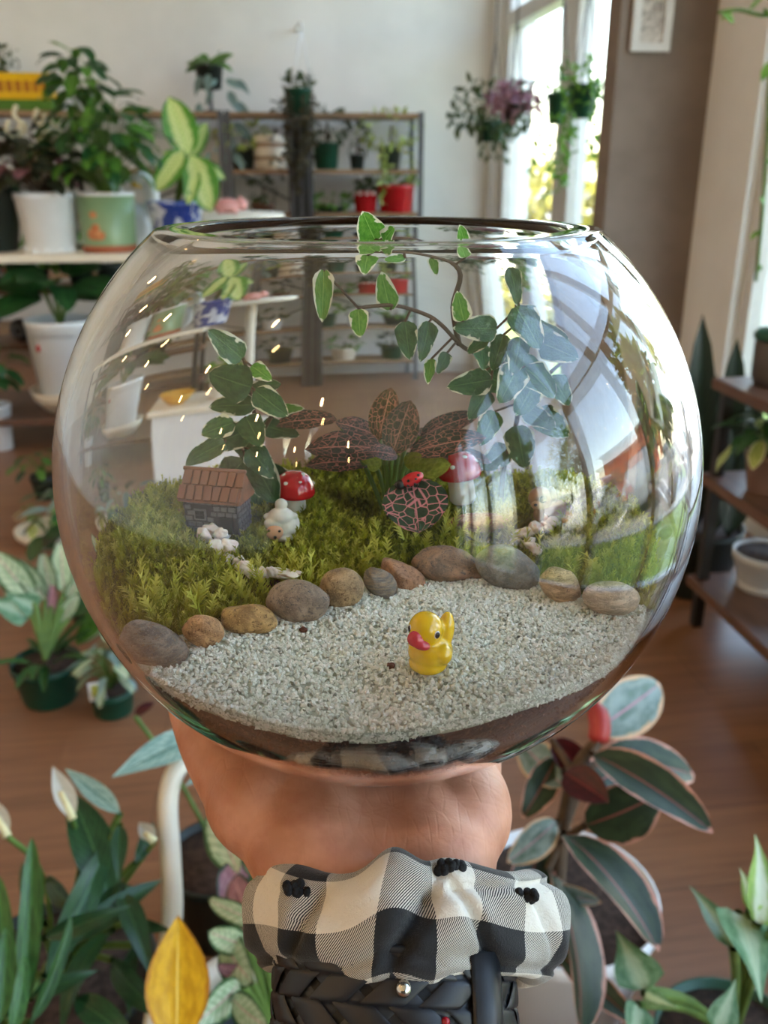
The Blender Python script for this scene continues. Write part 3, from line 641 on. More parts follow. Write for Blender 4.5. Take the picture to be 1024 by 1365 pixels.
pot(t, p, .04, .052, .09, m_pinkg, m_soil); foliage('foliage', t, [p + Vector((0, 0, .12)) + rv(.05) for _ in range(40)], [rv(1) for _ in range(40)], .05, m_vine_g)
p = tier_item(-2, zm, YR + .34); t = thing('plant_pot', 'small white cup pot beside the coral pink pot', 'plant pot', p); pot(t, p, .035, .045, .08, m_pwhite, m_soil); foliage('foliage', t, [p + Vector((0, 0, .1)) + rv(.04) for _ in range(30)], [rv(1) for _ in range(30)], .04, m_dk)
for px, r, h, ml, lab in ((55, .05, .08, m_vine_g, 'small black pot of light green sprigs on the upper brown tier'), (112, .06, .1, m_vine_g, 'black pot with a spreading green plant under the mug pot'), (150, .06, .09, m_dk, 'black pot with dark small leaves on the upper brown tier')):
    p = tier_item(px, zm, YR + .4); t = thing('potted_plant', lab, 'potted plant', p, 'small pots on the upper brown tier'); pot(t, p, r * .8, r, h, m_pblack, m_soil)
    foliage('foliage', t, [p + Vector((random.uniform(-.11, .11), random.uniform(-.08, .08), h + random.uniform(0, .1))) for _ in range(70)], [rv(1) for _ in range(70)], .06, ml)
p = tier_item(22, zl, YR + .38); t = thing('round_gadget', 'small round black gadget with a grey ring on the lower brown tier', 'gadget', p)
obj('body', G().ell(p + Vector((0, 0, .05)), (.05, .05, .05)), m_black, t); obj('ring', G().lathe([(.018, 0), (.026, .006), (.026, .01), (.018, .004)], p + Vector((0, -.049, .05)), 18, Matrix.Rotation(PI / 2, 3, 'X')), m_grey, t)
# white floor pot in front of the rack
p = at_z(2, 598, 0); t = thing('potted_plant', 'dark green leafy plant in a white pot standing on the floor before the rack', 'potted plant', p)
pot(t, p, .05, .066, .2, m_pwhite, m_soil, .006); clump(t, p + Vector((0, 0, .2)), p + Vector((-.02, 0, .36)), (.13, .1, .16), 34, [LM['deep_a'], LM['deep_b']], .1, m_stem)
p = at_z(62, 664, 0); t = thing('potted_plant', 'small dark pot with a few green leaves on the floor near the rack', 'potted plant', p)
pot(t, p, .035, .05, .09, m_pblack, m_soil); clump(t, p + Vector((0, 0, .08)), p + Vector((-.01, 0, .14)), (.07, .06, .06), 16, [LM['green_a'], LM['deep_a']], .06, m_stem)
p = at_z(66, 722, 0); t = thing('potted_plant', 'pale green plant in a shallow cream tray on the floor', 'potted plant', p)
obj('tray', G().lathe([(0, 0), (.07, 0), (.1, .03), (.105, .05), (.098, .05), (.07, .02), (0, .015)], p, 28), m_cream, t); clump(t, p + Vector((0, 0, .02)), p + Vector((0, 0, .09)), (.08, .07, .05), 22, [LM['yel'], LM['green_a']], .055, m_stem)
# ---- hanging baskets before the far windows
def basket(px, py, y, r, h, mp_, ml, n, lab, hang=0., ml2=None, sp_=(.2, .16), L=.06):
    p = at_y(px, py, y); t = thing('hanging_basket', lab, 'hanging plant', p, 'hanging baskets before the windows'); pot(t, p, r * .75, r, h, mp_, m_soil)
    for a in (0, 2.1, 4.2): obj('wire', G().tube([p + Vector((math.cos(a) * r, math.sin(a) * r, h)), (p.x, p.y, p.z + h + .4)], .003, 4), m_black, t)
    obj('hanger', G().tube([(p.x, p.y, p.z + h + .39), (p.x, p.y, ZC)], .004, 5), m_black, t)
    P = [p + Vector((d.x * sp_[0], d.y * sp_[0], h + sp_[1] * (.3 + d.z * .7))) for d in (rv(1).normalized() * random.random() ** .3 for _ in range(n))]
    foliage('foliage', t, P, [rv(1) + Vector((0, 0, -.2)) for _ in P], L, ml)
    if hang: trail(t, [p + Vector((math.cos(a) * r, math.sin(a) * r, h)) for a in np.linspace(0, 6, 6)], hang, ml2 or ml, m_stem, L, .04)
basket(656, 189, 5.4, .075, .11, m_pgreen, m_dk, 260, 'dark green basket with bushy drooping dark leaves', .2, m_dk, (.26, .22))
basket(684, 160, 4.9, .05, .07, m_pblack, m_pinkl, 150, 'small black basket with mauve pink foliage', 0, None, (.15, .12))
basket(742, 166, 4.6, .055, .14, m_pgreen, m_vine_g, 30, 'narrow dark green basket with long green trailing vines', .5, m_vine_g, (.09, .08), .045)
basket(775, 158, 4.3, .065, .14, m_pgreen, m_vine_g, 90, 'wide dark green basket with light leafy top and trailing vines', .42, m_vine_g, (.13, .14), .045)
def strand(pts, label):
    p = at_y(*pts[0]); t = thing('hanging_basket', label, 'hanging plant', p, 'hanging baskets before the windows'); pot(t, p, .06, .08, .13, m_pgreen, m_soil)
    obj('hanger', G().tube([p + Vector((0, 0, .12)), (p.x, p.y, ZC)], .004, 5), m_black, t); P = []; D_ = []
    for path in pts[1:]:
        S = spline([p + Vector((0, 0, .12))] + [at_y(*q) for q in path], 6); obj('vine', G().tube(S, .005, 6), m_stem, t)
        for q in S[4::3]: P.append(q); D_.append(rv(1))
    foliage('foliage', t, P + [p + Vector((0, 0, .15)) + rv(.08) for _ in range(40)], D_ + [rv(1) for _ in range(40)], .05, m_vine_g)
strand([(1090, 60, 2.45), [(1030, 20, 2.45), (985, 13, 2.45), (958, 17, 2.45)], [(1035, 60, 2.4), (1022, 200, 2.4), (1016, 290, 2.4), (1008, 375, 2.4)]], 'dark green basket with long thin vines hung before the near windows')
# picture on the pillar
yp = 3.3; a = at_y(845, -15, yp); b = at_y(889, 70, yp); c = Vector(((a.x + b.x) / 2, yp - .012, (a.z + b.z) / 2)); w_, h_ = b.x - a.x, a.z - b.z
t = thing('wall_picture', 'small white framed grey print hung on the taupe pillar', 'picture', c - Vector((0, 0, h_ / 2)))
m_art, nt = newmat('grey print'); tc = N(nt, 'ShaderNodeTexCoord'); finish(nt, m_art, mixc(nt, ramp(nt, noise_tex(nt, tc.outputs['Object'], 28, 4, .7, 1.5), .42, .6), hx('cbc5be'), hx('8d8680')), .7)
obj('print', G().box(c, (w_ * .6, .008, h_ * .72)), m_art, t, False)
for s_ in (-1, 1): obj('frame_side', G().box(c + Vector((s_ * w_ * .4, -.003, 0)), (w_ * .2, .018, h_)), m_frame, t, False); obj('frame_rail', G().box(c + Vector((0, -.003, s_ * h_ * .43)), (w_ * .6, .018, h_ * .14)), m_frame, t, False)
# ---- low shelf along the right wall
fa = at_z(915, 765, .14); x0 = fa.x; yfar = fa.y; ynear = yfar - 1.15; x1 = 1.57
z2 = at_x(946, 638, x0).z; z3 = at_x(950, 503, x0).z
t = thing('plant_shelf', 'three tier walnut shelf with black metal legs beside the windows', 'shelf', ((x0 + x1) / 2, (yfar + ynear) / 2, 0))
for z in (.14, z2, z3): obj('shelf_board', G().box(((x0 + x1) / 2, (yfar + ynear) / 2, z - .014), (x1 - x0, yfar - ynear, .028)), m_dboard, t, False, .004)
for x in (x0 + .03, x1 - .03):
    for y in (yfar - .03, ynear + .03): obj('leg', G().box((x, y, (z3 - .028) / 2), (.025, .025, z3 - .028)), m_black, t, False)
print('SHELF', x0, yfar, z2, z3)
L_snake = leafmat('snake plant leaf', hx('101a12'), hx('1c2a1c'), side=hx('2a3a28'), sn=14, sw=.2, trl=.05); SN = leaf_mesh('snake', 'strap', L_snake, .13, .12, .5, .05, 8, 2)
p = Vector((min(x0 + .12, 1.3), yfar + .2, 0)); t = thing('snake_plant', 'tall dark snake plant on the floor behind the walnut shelf', 'potted plant', p)
pot(t, p, .1, .13, .2, m_pblack, m_soil)
for px, py, dx in ((940, 420, -.03), (986, 452, .05), (925, 520, -.06), (960, 500, .0), (975, 560, .03), (930, 580, -.02), (1010, 500, .07)):
    tp = at_y(px, py, p.y + random.uniform(-.06, .06)); b0 = p + Vector((dx, random.uniform(-.05, .05), .17)); add_leaf(t, SN, b0, tp, Vector((random.uniform(-.4, .4), -1, 0)), min(1.6, .75 / (tp - b0).length))
def onshelf(px, py, z): q = at_z(px, py, z); return Vector((min(max(q.x, x0 + .09), x1 - .1), min(max(q.y, ynear + .1), yfar - .1), z))
m_mauve = mat('mauve clay pot', hx('7d6258'), hx('8a6e63'), 9, .7); m_gw = mat('pale grey ceramic', hx('c2c4c6'), hx('b4b6b9'), 7, .5)
p = onshelf(1022, 508, z3); t = thing('plant_pot', 'dark lidded pot on the top tier of the walnut shelf', 'plant pot', p)
obj('body', G().lathe([(0, 0), (.05, 0), (.058, .02), (.06, .1), (.052, .11), (.045, .1), (0, .09)], p, 28), mat('dark stoneware', hx('4a4340'), hx('574e4a'), 9, .5), t); obj('lid', G().lathe([(0, .135), (.055, .13), (.064, .12), (.064, .108), (0, .106)], p, 28), m_pgreen, t)
p = onshelf(1016, 655, z2); t = thing('potted_plant', 'leafy green plant in a mauve clay pot on the middle walnut tier', 'potted plant', p)
pot(t, p, .045, .06, .1, m_mauve, m_soil); clump(t, p + Vector((0, 0, .09)), p + Vector((0, 0, .15)), (.1, .09, .06), 26, [LM['deep_a'], LM['yel'], LM['deep_b']], .08, m_stem)
p = onshelf(996, 765, .14); t = thing('plant_pot', 'pale grey ceramic footed pot full of soil on the bottom walnut tier', 'plant pot', p)
pot(t, p, .06, .085, .1, m_gw, m_soil, .01); obj('inner_foot', G().lathe([(0, 0), (.065, 0), (.068, .015), (.06, .02)], p, 24), m_gw, t)
p = Vector((x0 + .06, yfar + .06, 0)); p = at_z(936, 750, 0) + Vector((0, .12, 0)); t = thing('plastic_tray', 'dark green plastic pot on the floor behind the walnut shelf end', 'plant pot', p)
pot(t, p, .07, .09, .12, m_pgreen, m_soil); foliage('foliage', t, [p + Vector((0, 0, .15)) + rv(.07) for _ in range(40)], [rv(1) for _ in range(40)], .06, m_dk)
# ================================================================== PLANTS BELOW THE HAND
L_rub = leafmat('variegated rubber leaf', hx('1c2f1c'), hx('33452c'), margin=hx('c98f7c'), mw=.1, rib=hx('8c4a44'), rw=.05, centre=hx('22331f'), cwid=.3, rough=.42, trl=.12, nscale=4)
L_rubp = leafmat('pale rubber leaf', hx('8fa2a0'), hx('5f7a70'), margin=hx('d2b08c'), mw=.16, rib=hx('b58a9a'), rw=.06, rough=.4, trl=.2, nscale=4)
L_rubr = leafmat('dark red rubber leaf', hx('4a1218'), hx('361016'), rib=hx('7a2a2e'), rough=.3)
L_peace = leafmat('peace lily leaf', hx('1c3a20'), hx('284a28'), rib=hx('47683c'), side=hx('2c5230'), sn=14, rough=.28)
L_strap = leafmat('strap leaf', hx('2a4d22'), hx('3f6a30'), rib=hx('5d8346'), rough=.35)
L_stripe = leafmat('silver striped leaf', hx('74948a'), hx('9fb8ac'), rib=hx('4f7468'), rw=.1, side=hx('668a7c'), sn=11, sw=.14, rough=.35)
L_yell = leafmat('yellow leaf', hx('b8880f'), hx('d0a11c'), rib=hx('e0c05a'), margin=hx('a8701a'), mw=.1, rough=.4)
L_agl = leafmat('pink green aglaonema leaf', hx('9db58c'), hx('c3cfae'), margin=hx('3c5c34'), mw=.22, rib=hx('c98f96'), side=hx('6d8a5c'), sn=8, rough=.35)
L_aglp = leafmat('mauve aglaonema leaf', hx('8a5a66'), hx('a87a80'), margin=hx('33402c'), mw=.2, rib=hx('d0a0a0'), rough=.35)
L_syn = leafmat('syngonium leaf', hx('4f7f56'), hx('79a27c'), rib=hx('b9d0b0'), centre=hx('a9c6a6'), cwid=.35, rough=.4)
L_synb = leafmat('bright syngonium leaf', hx('7fa83f'), hx('a3c46a'), centre=hx('d5e2c8'), cwid=.4, rib=hx('dce8c8'), rough=.4)
L_sp = leafmat('white spathe', hx('e2ddd0'), hx('d6d2bf'), rough=.5, trl=.3)
PM = {k: leaf_mesh(k, s_, m_, W, b_, f_, w_, nl_, 3) for k, s_, m_, W, b_, f_, w_, nl_ in (
    ('rub', 'oval', L_rub, .58, .55, .22, .04, 12), ('rubp', 'oval', L_rubp, .55, .4, .2, .05, 12), ('rubr', 'oval', L_rubr, .6, .4, .3, 0, 8),
    ('peace', 'lance', L_peace, .34, .9, .2, .06, 12), ('strap', 'strap', L_strap, .13, .7, .5, .04, 12), ('stripe', 'lance', L_stripe, .3, .25, .15, .03, 10),
    ('yellow', 'lance', L_yell, .48, .25, .25, .03, 12), ('agl', 'oval', L_agl, .48, .6, .15, .08, 10), ('aglp', 'oval', L_aglp, .5, .6, .15, .08, 10),
    ('syn', 'arrow', L_syn, .62, .4, .2, .04, 10), ('synb', 'arrow', L_synb, .6, .5, .25, .04, 10), ('spathe', 'lance', L_sp, .42, .35, .5, 0, 10))}
def lp(t, key, bx, by, br, tx, ty, tr, w_=1., nrm=None, stem=None, gs=None, sr=.004):
    b0 = at_r(bx, by, br); t0 = at_r(tx, ty, tr); add_leaf(t, PM[key], b0, t0, nrm, w_)
    if stem is not None: gs.tube(spline([stem, (Vector(stem) * .45 + b0 * .55) + Vector((0, 0, .02)), b0], 4), sr, 6, False)
# ---- rubber plant at the right
pb = at_z(742, 1345, 0) + Vector((.0, .02, 0)); st = pb + Vector((0, 0, .22))
t = thing('rubber_plant', 'variegated rubber plant with pink edged oval leaves in a white pot', 'potted plant', pb)
pot(t, pb, .1, .135, .2, m_pwhite, m_soil, .012, n=36)
tops = [at_r(742, 1230, 1.2), at_r(748, 1120, 1.16), at_r(765, 1030, 1.13), at_r(800, 985, 1.12)]
gs2 = G().tube(spline([pb + Vector((0, 0, .17))] + tops, 5), [.011] * 6 + [.009] * 6 + [.007] * 9, 8)
for d in (('rubp', 792, 975, 1.12, 888, 908, 1.18, 1.0, (-.2, -1, .7)), ('rub', 795, 1018, 1.15, 938, 1022, 1.22, .85, (0, -.4, 1)), ('rub', 790, 1005, 1.1, 957, 1098, 1.06, .62, (.1, -.6, .9)),
          ('rub', 780, 1100, 1.12, 886, 1062, 1.1, 1.25, (.1, -1, .5)), ('rub', 752, 1112, 1.08, 893, 1248, 1.0, .82, (.5, -.7, .6)), ('rubr', 752, 1030, 1.1, 810, 1066, 1.06, 1.0, (.1, -1, .6)),
          ('rubp', 752, 1050, 1.14, 690, 985, 1.2, .9, (0, -1, .4)), ('rubp', 742, 1095, 1.14, 680, 1150, 1.1, .9, (0, -1, .6)), ('rub', 730, 1160, 1.15, 806, 1362, 1.0, .62, (.2, -1, .3)),
          ('rub', 742, 1010, 1.16, 700, 1090, 1.13, .8, (-.3, -1, .4)), ('rubr', 735, 985, 1.14, 790, 1040, 1.15, .9, (0, -1, .4)), ('rubp', 720, 1190, 1.15, 800, 1200, 1.12, .6, (0, -.6, 1)),
          ('rub', 722, 1120, 1.18, 690, 1230, 1.12, .8, (-.3, -1, .3)), ('rub', 770, 1060, 1.2, 850, 1010, 1.28, .8, (0, -.6, .8)), ('rub', 745, 1270, 1.15, 850, 1365, 1.12, .5, (.1, -.9, .5))):
    b0 = at_r(d[1], d[2], d[3]); t0 = at_r(d[4], d[5], d[6]); add_leaf(t, PM[d[0]], b0, t0, d[8], d[7])
    near = min(tops, key=lambda q: (q - b0).length); gs2.tube([near, b0], .0045, 6, False)
obj('stem', gs2, m_stemb, t)
m_sheath = mat('red leaf sheath', hx('b03a34'), hx('8a2a28'), 20, .4)
obj('leaf_sheath', G().tube(spline([at_r(797, 990, 1.12), at_r(800, 965, 1.12), at_r(793, 938, 1.13), at_r(788, 915, 1.14)], 4), [.008] + [.013] * 6 + [.009] * 5 + [.002], 8), m_sheath, t)
# ---- syngonium at the lower right
pb = at_z(890, 1480, 0) + Vector((.06, -.02, 0)); t = thing('syngonium', 'arrowhead vine with pale green leaves on long stems beside the rubber plant', 'potted plant', pb)
pot(t, pb, .07, .095, .14, m_pgreen, m_soil); s0 = pb + Vector((0, 0, .14)); gs2 = G()
for d in (('syn', 858, 1318, 1.0, 822, 1236, 1.02, 1.15), ('syn', 860, 1325, .99, 905, 1345, .98, .8), ('synb', 1010, 1230, .92, 1016, 1104, .96, .62), ('syn', 985, 1218, .93, 1022, 1330, .88, 1.0), ('syn', 978, 1262, .92, 918, 1172, .96, .5),
          ('synb', 1000, 1215, .92, 990, 1150, .95, .6), ('syn', 955, 1370, .92, 985, 1305, .92, 1.0), ('syn', 850, 1340, .98, 842, 1420, .95, .8), ('synb', 1030, 1240, .9, 1060, 1190, .92, .8)):
    lp(t, *d[:7], d[7], (0, -1, .6), s0, gs2, .0045)
obj('stem', gs2, m_stem, t)
# ---- peace lily at the left
pb = at_z(95, 1420, 0); t = thing('peace_lily', 'dark green peace lily with white blooms on the floor', 'potted plant', pb)
pot(t, pb, .1, .13, .17, m_pblack, m_soil); s0 = pb + Vector((0, 0, .16)); gs2 = G()
for d in (('peace', 150, 1215, 1.12, 90, 1022, 1.18, .9), ('stripe', 160, 1085, 1.15, 85, 1020, 1.2, .9), ('peace', 160, 1100, 1.12, 158, 1170, 1.08, .9), ('peace', 60, 1300, 1.08, 165, 1090, 1.14, .62), ('peace', 95, 1260, 1.1, 225, 1155, 1.12, .7),
          ('peace', 130, 1240, 1.1, 160, 1120, 1.16, .8), ('peace', 60, 1250, 1.06, 172, 1208, 1.02, .7), ('peace', 150, 1240, 1.1, 60, 1352, 1.0, .8), ('peace', 150, 1280, 1.1, 215, 1365, 1.02, .8), ('peace', 160, 1190, 1.12, 205, 1290, 1.05, .8),
          ('peace', 170, 1230, 1.14, 225, 1240, 1.1, .8), ('peace', 60, 1230, 1.12, 15, 1145, 1.14, .8), ('peace', 180, 1150, 1.16, 215, 1085, 1.2, .9), ('peace', 100, 1210, 1.14, 45, 1160, 1.2, .8), ('peace', 100, 1330, 1.04, 190, 1395, .98, .9), ('peace', 40, 1330, 1.02, 130, 1290, 1.0, .8),
          ('peace', 175, 1200, 1.16, 130, 1165, 1.22, .8), ('peace', 180, 1260, 1.15, 165, 1350, 1.1, .7), ('peace', 120, 1190, 1.18, 190, 1180, 1.2, .7), ('peace', 20, 1330, 1.05, 0, 1230, 1.1, .7)):
    lp(t, *d[:7], d[7], (random.uniform(-.5, .5), -.7, .7), s0, gs2, .004)
m_spx = mat('cream spadix', hx('d9cf9f'), None, 60, .6, bs=300, bstr=.5)
for bx, by, br, tx, ty in ((97, 1092, 1.14, 70, 1018), (10, 1115, 1.12, -12, 1060), (206, 1122, 1.15, 184, 1094)):
    b0 = at_r(bx, by, br); t0 = at_r(tx, ty, br + .02); add_leaf(t, PM['spathe'], b0, t0, (.5, -1, .3), .9 if bx != 206 else 1.3, 'flower_spathe')
    obj('flower_spadix', G().tube([b0, b0.lerp(t0, .55) + Vector((0, -.006, 0))], [.005, .003], 8), m_spx, t); gs2.tube(spline([s0, s0.lerp(b0, .6) + Vector((.02, 0, .03)), b0], 5), .003, 6, False)
obj('stem', gs2, m_stem, t)
# strap leaved plant
pb = at_z(-20, 1440, 0) + Vector((-.14, -.02, 0)); t = thing('spider_plant', 'upright strap leaved green plant in front of the peace lily', 'potted plant', pb)
pot(t, pb, .08, .105, .15, m_pgreen, m_soil); s0 = pb + Vector((0, 0, .14)); gs2 = G()
for bx, by, tx, ty, r, w_ in ((30, 1330, 48, 1098, .95, 1.0), (20, 1365, 60, 1130, .97, 1.0), (10, 1350, -5, 1150, .93, 1.3), (0, 1365, 12, 1220, .9, 1.4), (40, 1365, 110, 1210, .95, 1.0), (15, 1380, 40, 1260, .9, 1.5), (-10, 1370, -20, 1250, .92, 1.5)):
    lp(t, 'strap', bx, by, r, tx, ty, r + .03, w_, (.3, -1, .2), s0, gs2, .004)
obj('stem', gs2, m_stem, t)
# ---- silver striped plant behind the hand
pb = at_z(300, 1230, 0); t = thing('striped_plant', 'silvery striped lance leaf plant behind the wrist', 'potted plant', pb)
pot(t, pb, .07, .09, .14, m_pblack, m_soil); s0 = pb + Vector((0, 0, .14)); gs2 = G()
for d in (('stripe', 282, 975, 1.2, 150, 1030, 1.12, 1.15), ('stripe', 300, 1015, 1.2, 248, 1045, 1.15, 1.0), ('rubr', 262, 985, 1.22, 236, 1015, 1.2, .9), ('stripe', 320, 990, 1.22, 400, 960, 1.28, 1.), ('rubr', 180, 955, 1.5, 205, 935, 1.5, .8)):
    lp(t, *d[:7], d[7], (0, -.5, 1), s0, gs2, .004)
obj('stem', gs2, m_stem, t)
# ---- cream basket with a bent handle, aglaonema inside it
c = at_z(395, 1400, .23); rb = .17
t = thing('handled_basket', 'cream basket with a tall bent tube handle behind the wrist', 'basket', (c.x, c.y, 0))
obj('body', G().lathe([(0, 0), (.115, 0), (.125, .01), (rb - .01, .2), (rb - .02, .2), (.115, .02), (0, .02)], (c.x, c.y, 0), 40), m_cream, t)
obj('rim', G().lathe([(rb - .022, .205), (rb + .0, .2), (rb + .006, .214), (rb - .002, .232), (rb - .018, .23)], (c.x, c.y, 0), 40, close=True), m_cream, t)
h0 = at_r(229, 1232, 1.18); hp = [h0, at_r(228, 1150, 1.18), at_r(224, 1070, 1.18), at_r(236, 1026, 1.18), at_r(268, 1003, 1.19), at_r(320, 985, 1.22)]
hp = [Vector((c.x - rb * .99, c.y, .21)), hp[0] * .5 + Vector((c.x - rb * .99, c.y, .21)) * .5] + hp[0:] + [at_r(520, 975, 1.24), at_r(600, 1010, 1.24), at_r(615, 1100, 1.24), Vector((c.x + rb * .99, c.y, .21))]
obj('handle', G().tube(spline(hp, 6), .0125, 10), m_cream, t)
pb = Vector((c.x - .02, c.y + .03, .021)); t = thing('aglaonema', 'pink and pale green aglaonema standing in the cream basket', 'potted plant', pb)
pot(t, pb, .075, .1, .15, m_pblack, m_soil); s0 = pb + Vector((0, 0, .15)); gs2 = G()
for d in (('agl', 318, 1165, 1.1, 278, 1062, 1.16, .9), ('aglp', 330, 1130, 1.12, 298, 1062, 1.18, 1.1), ('agl', 345, 1170, 1.06, 332, 1120, 1.1, 1.0), ('agl', 345, 1180, 1.0, 372, 1150, 1.0, 1.0), ('agl', 330, 1260, 1.02, 278, 1245, 1.0, 1.4), ('agl', 300, 1250, 1.05, 325, 1310, .98, 1.1),
          ('agl', 310, 1330, .98, 350, 1372, .94, 1.2), ('agl', 320, 1310, 1.0, 268, 1365, .95, 1.0), ('aglp', 320, 1150, 1.12, 300, 1200, 1.06, 1.0), ('aglp', 330, 1300, 1.02, 290, 1290, 1.0, 1.0), ('rubr', 345, 1120, 1.12, 368, 1100, 1.14, 1.), ('agl', 350, 1230, 1.02, 270, 1200, 1.04, .7), ('aglp', 350, 1250, 1.02, 300, 1160, 1.08, .8)):
    lp(t, *d[:7], d[7], (-.1, -1, .5), s0, gs2, .004)
obj('stem', gs2, m_stem, t)
# ---- plant with the single yellow leaf
pb = Vector((-.25, .66, 0)); t = thing('philodendron', 'plant with one upright golden yellow leaf before the basket', 'potted plant', pb)
pot(t, pb, .06, .08, .12, m_pgreen, m_soil); gs2 = G()
lp(t, 'yellow', 235, 1400, .82, 238, 1212, .88, 1.0, (.1, -1, .2), pb + Vector((0, 0, .12)), gs2, .005); lp(t, 'peace', 225, 1400, .86, 150, 1380, .84, .8, None, pb + Vector((0, 0, .12)), gs2)
obj('stem', gs2, m_stem, t)
# ---- green pots on the floor at the left
pb = at_z(68, 930, 0); t = thing('potted_plant', 'pale variegated plant with pink stems in a dark green pot on the floor', 'potted plant', pb)
pot(t, pb, .06, .078, .1, m_pgreen, m_soil, n=32); s0 = pb + Vector((0, 0, .1)); gs2 = G(); yr = (pb - CAM).length
for bx, by, tx, ty, k, w_ in ((45, 800, -10, 735, 'agl', 1.), (60, 800, 20, 745, 'agl', .9), (70, 800, 55, 735, 'agl', .8), (85, 790, 80, 720, 'agl', .9), (90, 800, 118, 745, 'agl', .8), (50, 810, 5, 790, 'syn', .9), (80, 830, 105, 790, 'agl', 1.), (40, 815, -25, 800, 'syn', 1.), (70, 820, 70, 775, 'aglp', .6), (95, 820, 125, 800, 'deep', .9)):
    b0 = at_r(bx, by, yr - .04); t0 = at_r(tx, ty, yr - .06); add_leaf(t, LM['deep_a'] if k == 'deep' else PM[k], b0, t0, (.1, -1, .6), w_); gs2.tube(spline([s0, s0.lerp(b0, .5) + Vector((0, 0, .01)), b0], 3), .006, 6, False)
for k in range(12):
    a = random.uniform(0, 6.28); b0 = s0 + Vector((math.cos(a) * .03, math.sin(a) * .03, 0)); add_leaf(t, PM['strap'], b0, b0 + Vector((math.cos(a) * .13, math.sin(a) * .1 - .03, random.uniform(-.02, .09))), (0, 0, 1), 1.3)
obj('stem', gs2, m_stem, t)
pb = at_z(152, 948, 0); t = thing('potted_plant', 'small dusty grey green plant with a picture tag in a dark green pot', 'potted plant', pb)
pot(t, pb, .042, .05, .062, m_pgreen, m_soil, n=32); clump(t, pb + Vector((0, 0, .06)), pb + Vector((0, 0, .12)), (.06, .06, .06), 34, [LM['silver'], PM['agl']], .055, m_stem)
tg = pb + Vector((-.02, -.05, .085)); obj('plant_tag', G().box(tg, (.036, .0015, .045), Matrix.Rotation(.15, 3, 'Z')), m_pwhite, t, False); obj('tag_picture', G().box(tg + Vector((0, -.0012, .002)), (.022, .0015, .028), Matrix.Rotation(.15, 3, 'Z')), mat('tag print', hx('8fb04a'), hx('d9d36a'), 60, .5), t, False)
pb = at_z(118, 865, 0) + Vector((0, .18, 0)); t = thing('potted_plant', 'dark bushy plant in a black pot behind the green pots', 'potted plant', pb)
pot(t, pb, .07, .09, .13, m_pblack, m_soil); clump(t, pb + Vector((0, 0, .13)), pb + Vector((0, 0, .28)), (.12, .1, .14), 46, [LM['deep_a'], LM['dark_a'], LM['silver']], .09, m_stem)
pb = at_z(190, 915, 0) + Vector((0, .1, 0)); t = thing('potted_plant', 'pale green broad leafed plant in a white pot behind the tagged pot', 'potted plant', pb)
pot(t, pb, .05, .065, .08, m_pwhite, m_soil); clump(t, pb + Vector((0, 0, .08)), pb + Vector((-.02, 0, .16)), (.08, .07, .07), 24, [PM['agl'], LM['green_a']], .09, m_stem)
# ================================================================== GLASS BOWL
AO, BO, AI, BI, ZR = .095, .0937, .092, .0868, .0717
BIL = .0912
def rin(z): return AI * math.sqrt(max(0, 1 - (z / (BI if z > 0 else BIL)) ** 2))
m_glass, nt = newmat('clear glass')
gs_ = N(nt, 'ShaderNodeBsdfGlass', i_Roughness=0.0, i_IOR=1.46); gs_.inputs[0].default_value = (.997, .998, .997, 1)
o_ = N(nt, 'ShaderNodeOutputMaterial'); nt.links.new(gs_.outputs[0], o_.inputs[0])
prof = []
zb = -.0948
prof += [(0, zb + .0006), (.02, zb + .0004), (.026, zb), (.031, zb + .0007), (.035, zb + .0025)]; z1_ = -BO * math.sqrt(1 - (.041 / AO) ** 2)
for i in range(49):
    z = z1_ + (ZR - .0008 - z1_) * i / 48
    prof.append((AO * math.sqrt(1 - (z / BO) ** 2), z))
ro = prof[-1][0]; ri = rin(ZR)
prof += [(ro - .0006, ZR - .0002), (ro - .0012, ZR), (ri + .0008, ZR), (ri + .0001, ZR - .0004)]
for i in range(48):
    a = math.asin((ZR - .0008) / BI) ; ph = a + (-PI / 2 - a) * i / 47
    prof.append((AI * math.cos(ph), (BI if ph > 0 else BIL) * math.sin(ph)))
prof[-1] = (0, -BIL)
g = G().lathe(prof, (0, 0, 0), 128); g.V = [B + v for v in g.V]
BOWL = obj('glass_bowl', g, m_glass); tag(BOWL, 'round clear glass terrarium bowl resting on the open palm', 'glass bowl')
BOWLZ = B.z + zb
# ================================================================== HAND, SCRUNCHIE, WATCH STRAP
def cs(cx, cy, cz, a, bt, bb, ang, n=40, groove=0., tilt=0.):
    """cross-section: half width a, half thickness bt (palm side) / bb (back), plane normal tilted by ang in the YZ plane"""
    out = []; T = Vector((0, math.cos(ang), math.sin(ang))); Nn = Vector((0, -math.sin(ang), math.cos(ang)))
    for k in range(n):
        th = 2 * PI * k / n; c, s_ = math.cos(th), math.sin(th)
        x = math.copysign(abs(c) ** .85, c) * a; y = math.copysign(abs(s_) ** .85, s_) * (bt if s_ > 0 else bb)
        if groove and s_ > 0: y -= groove * math.exp(-((x - .004) / .012) ** 2)
        out.append(cw(cx + x, 0, 0) * 1 + R3 @ (Nn * (y + tilt * x)) + R3 @ Vector((0, cy, cz)))
    return out
m_skin, nt = newmat('skin'); tc = N(nt, 'ShaderNodeTexCoord'); co = tc.outputs['Object']
mp = N(nt, 'ShaderNodeMapping'); mp.inputs['Scale'].default_value = (1, .45, .45); mp.inputs['Rotation'].default_value = (0, 0, .5); nt.links.new(co, mp.inputs[0])
w1 = N(nt, 'ShaderNodeTexVoronoi', feature='DISTANCE_TO_EDGE', i_Scale=230.0); nt.links.new(mp.outputs[0], w1.inputs['Vector'])
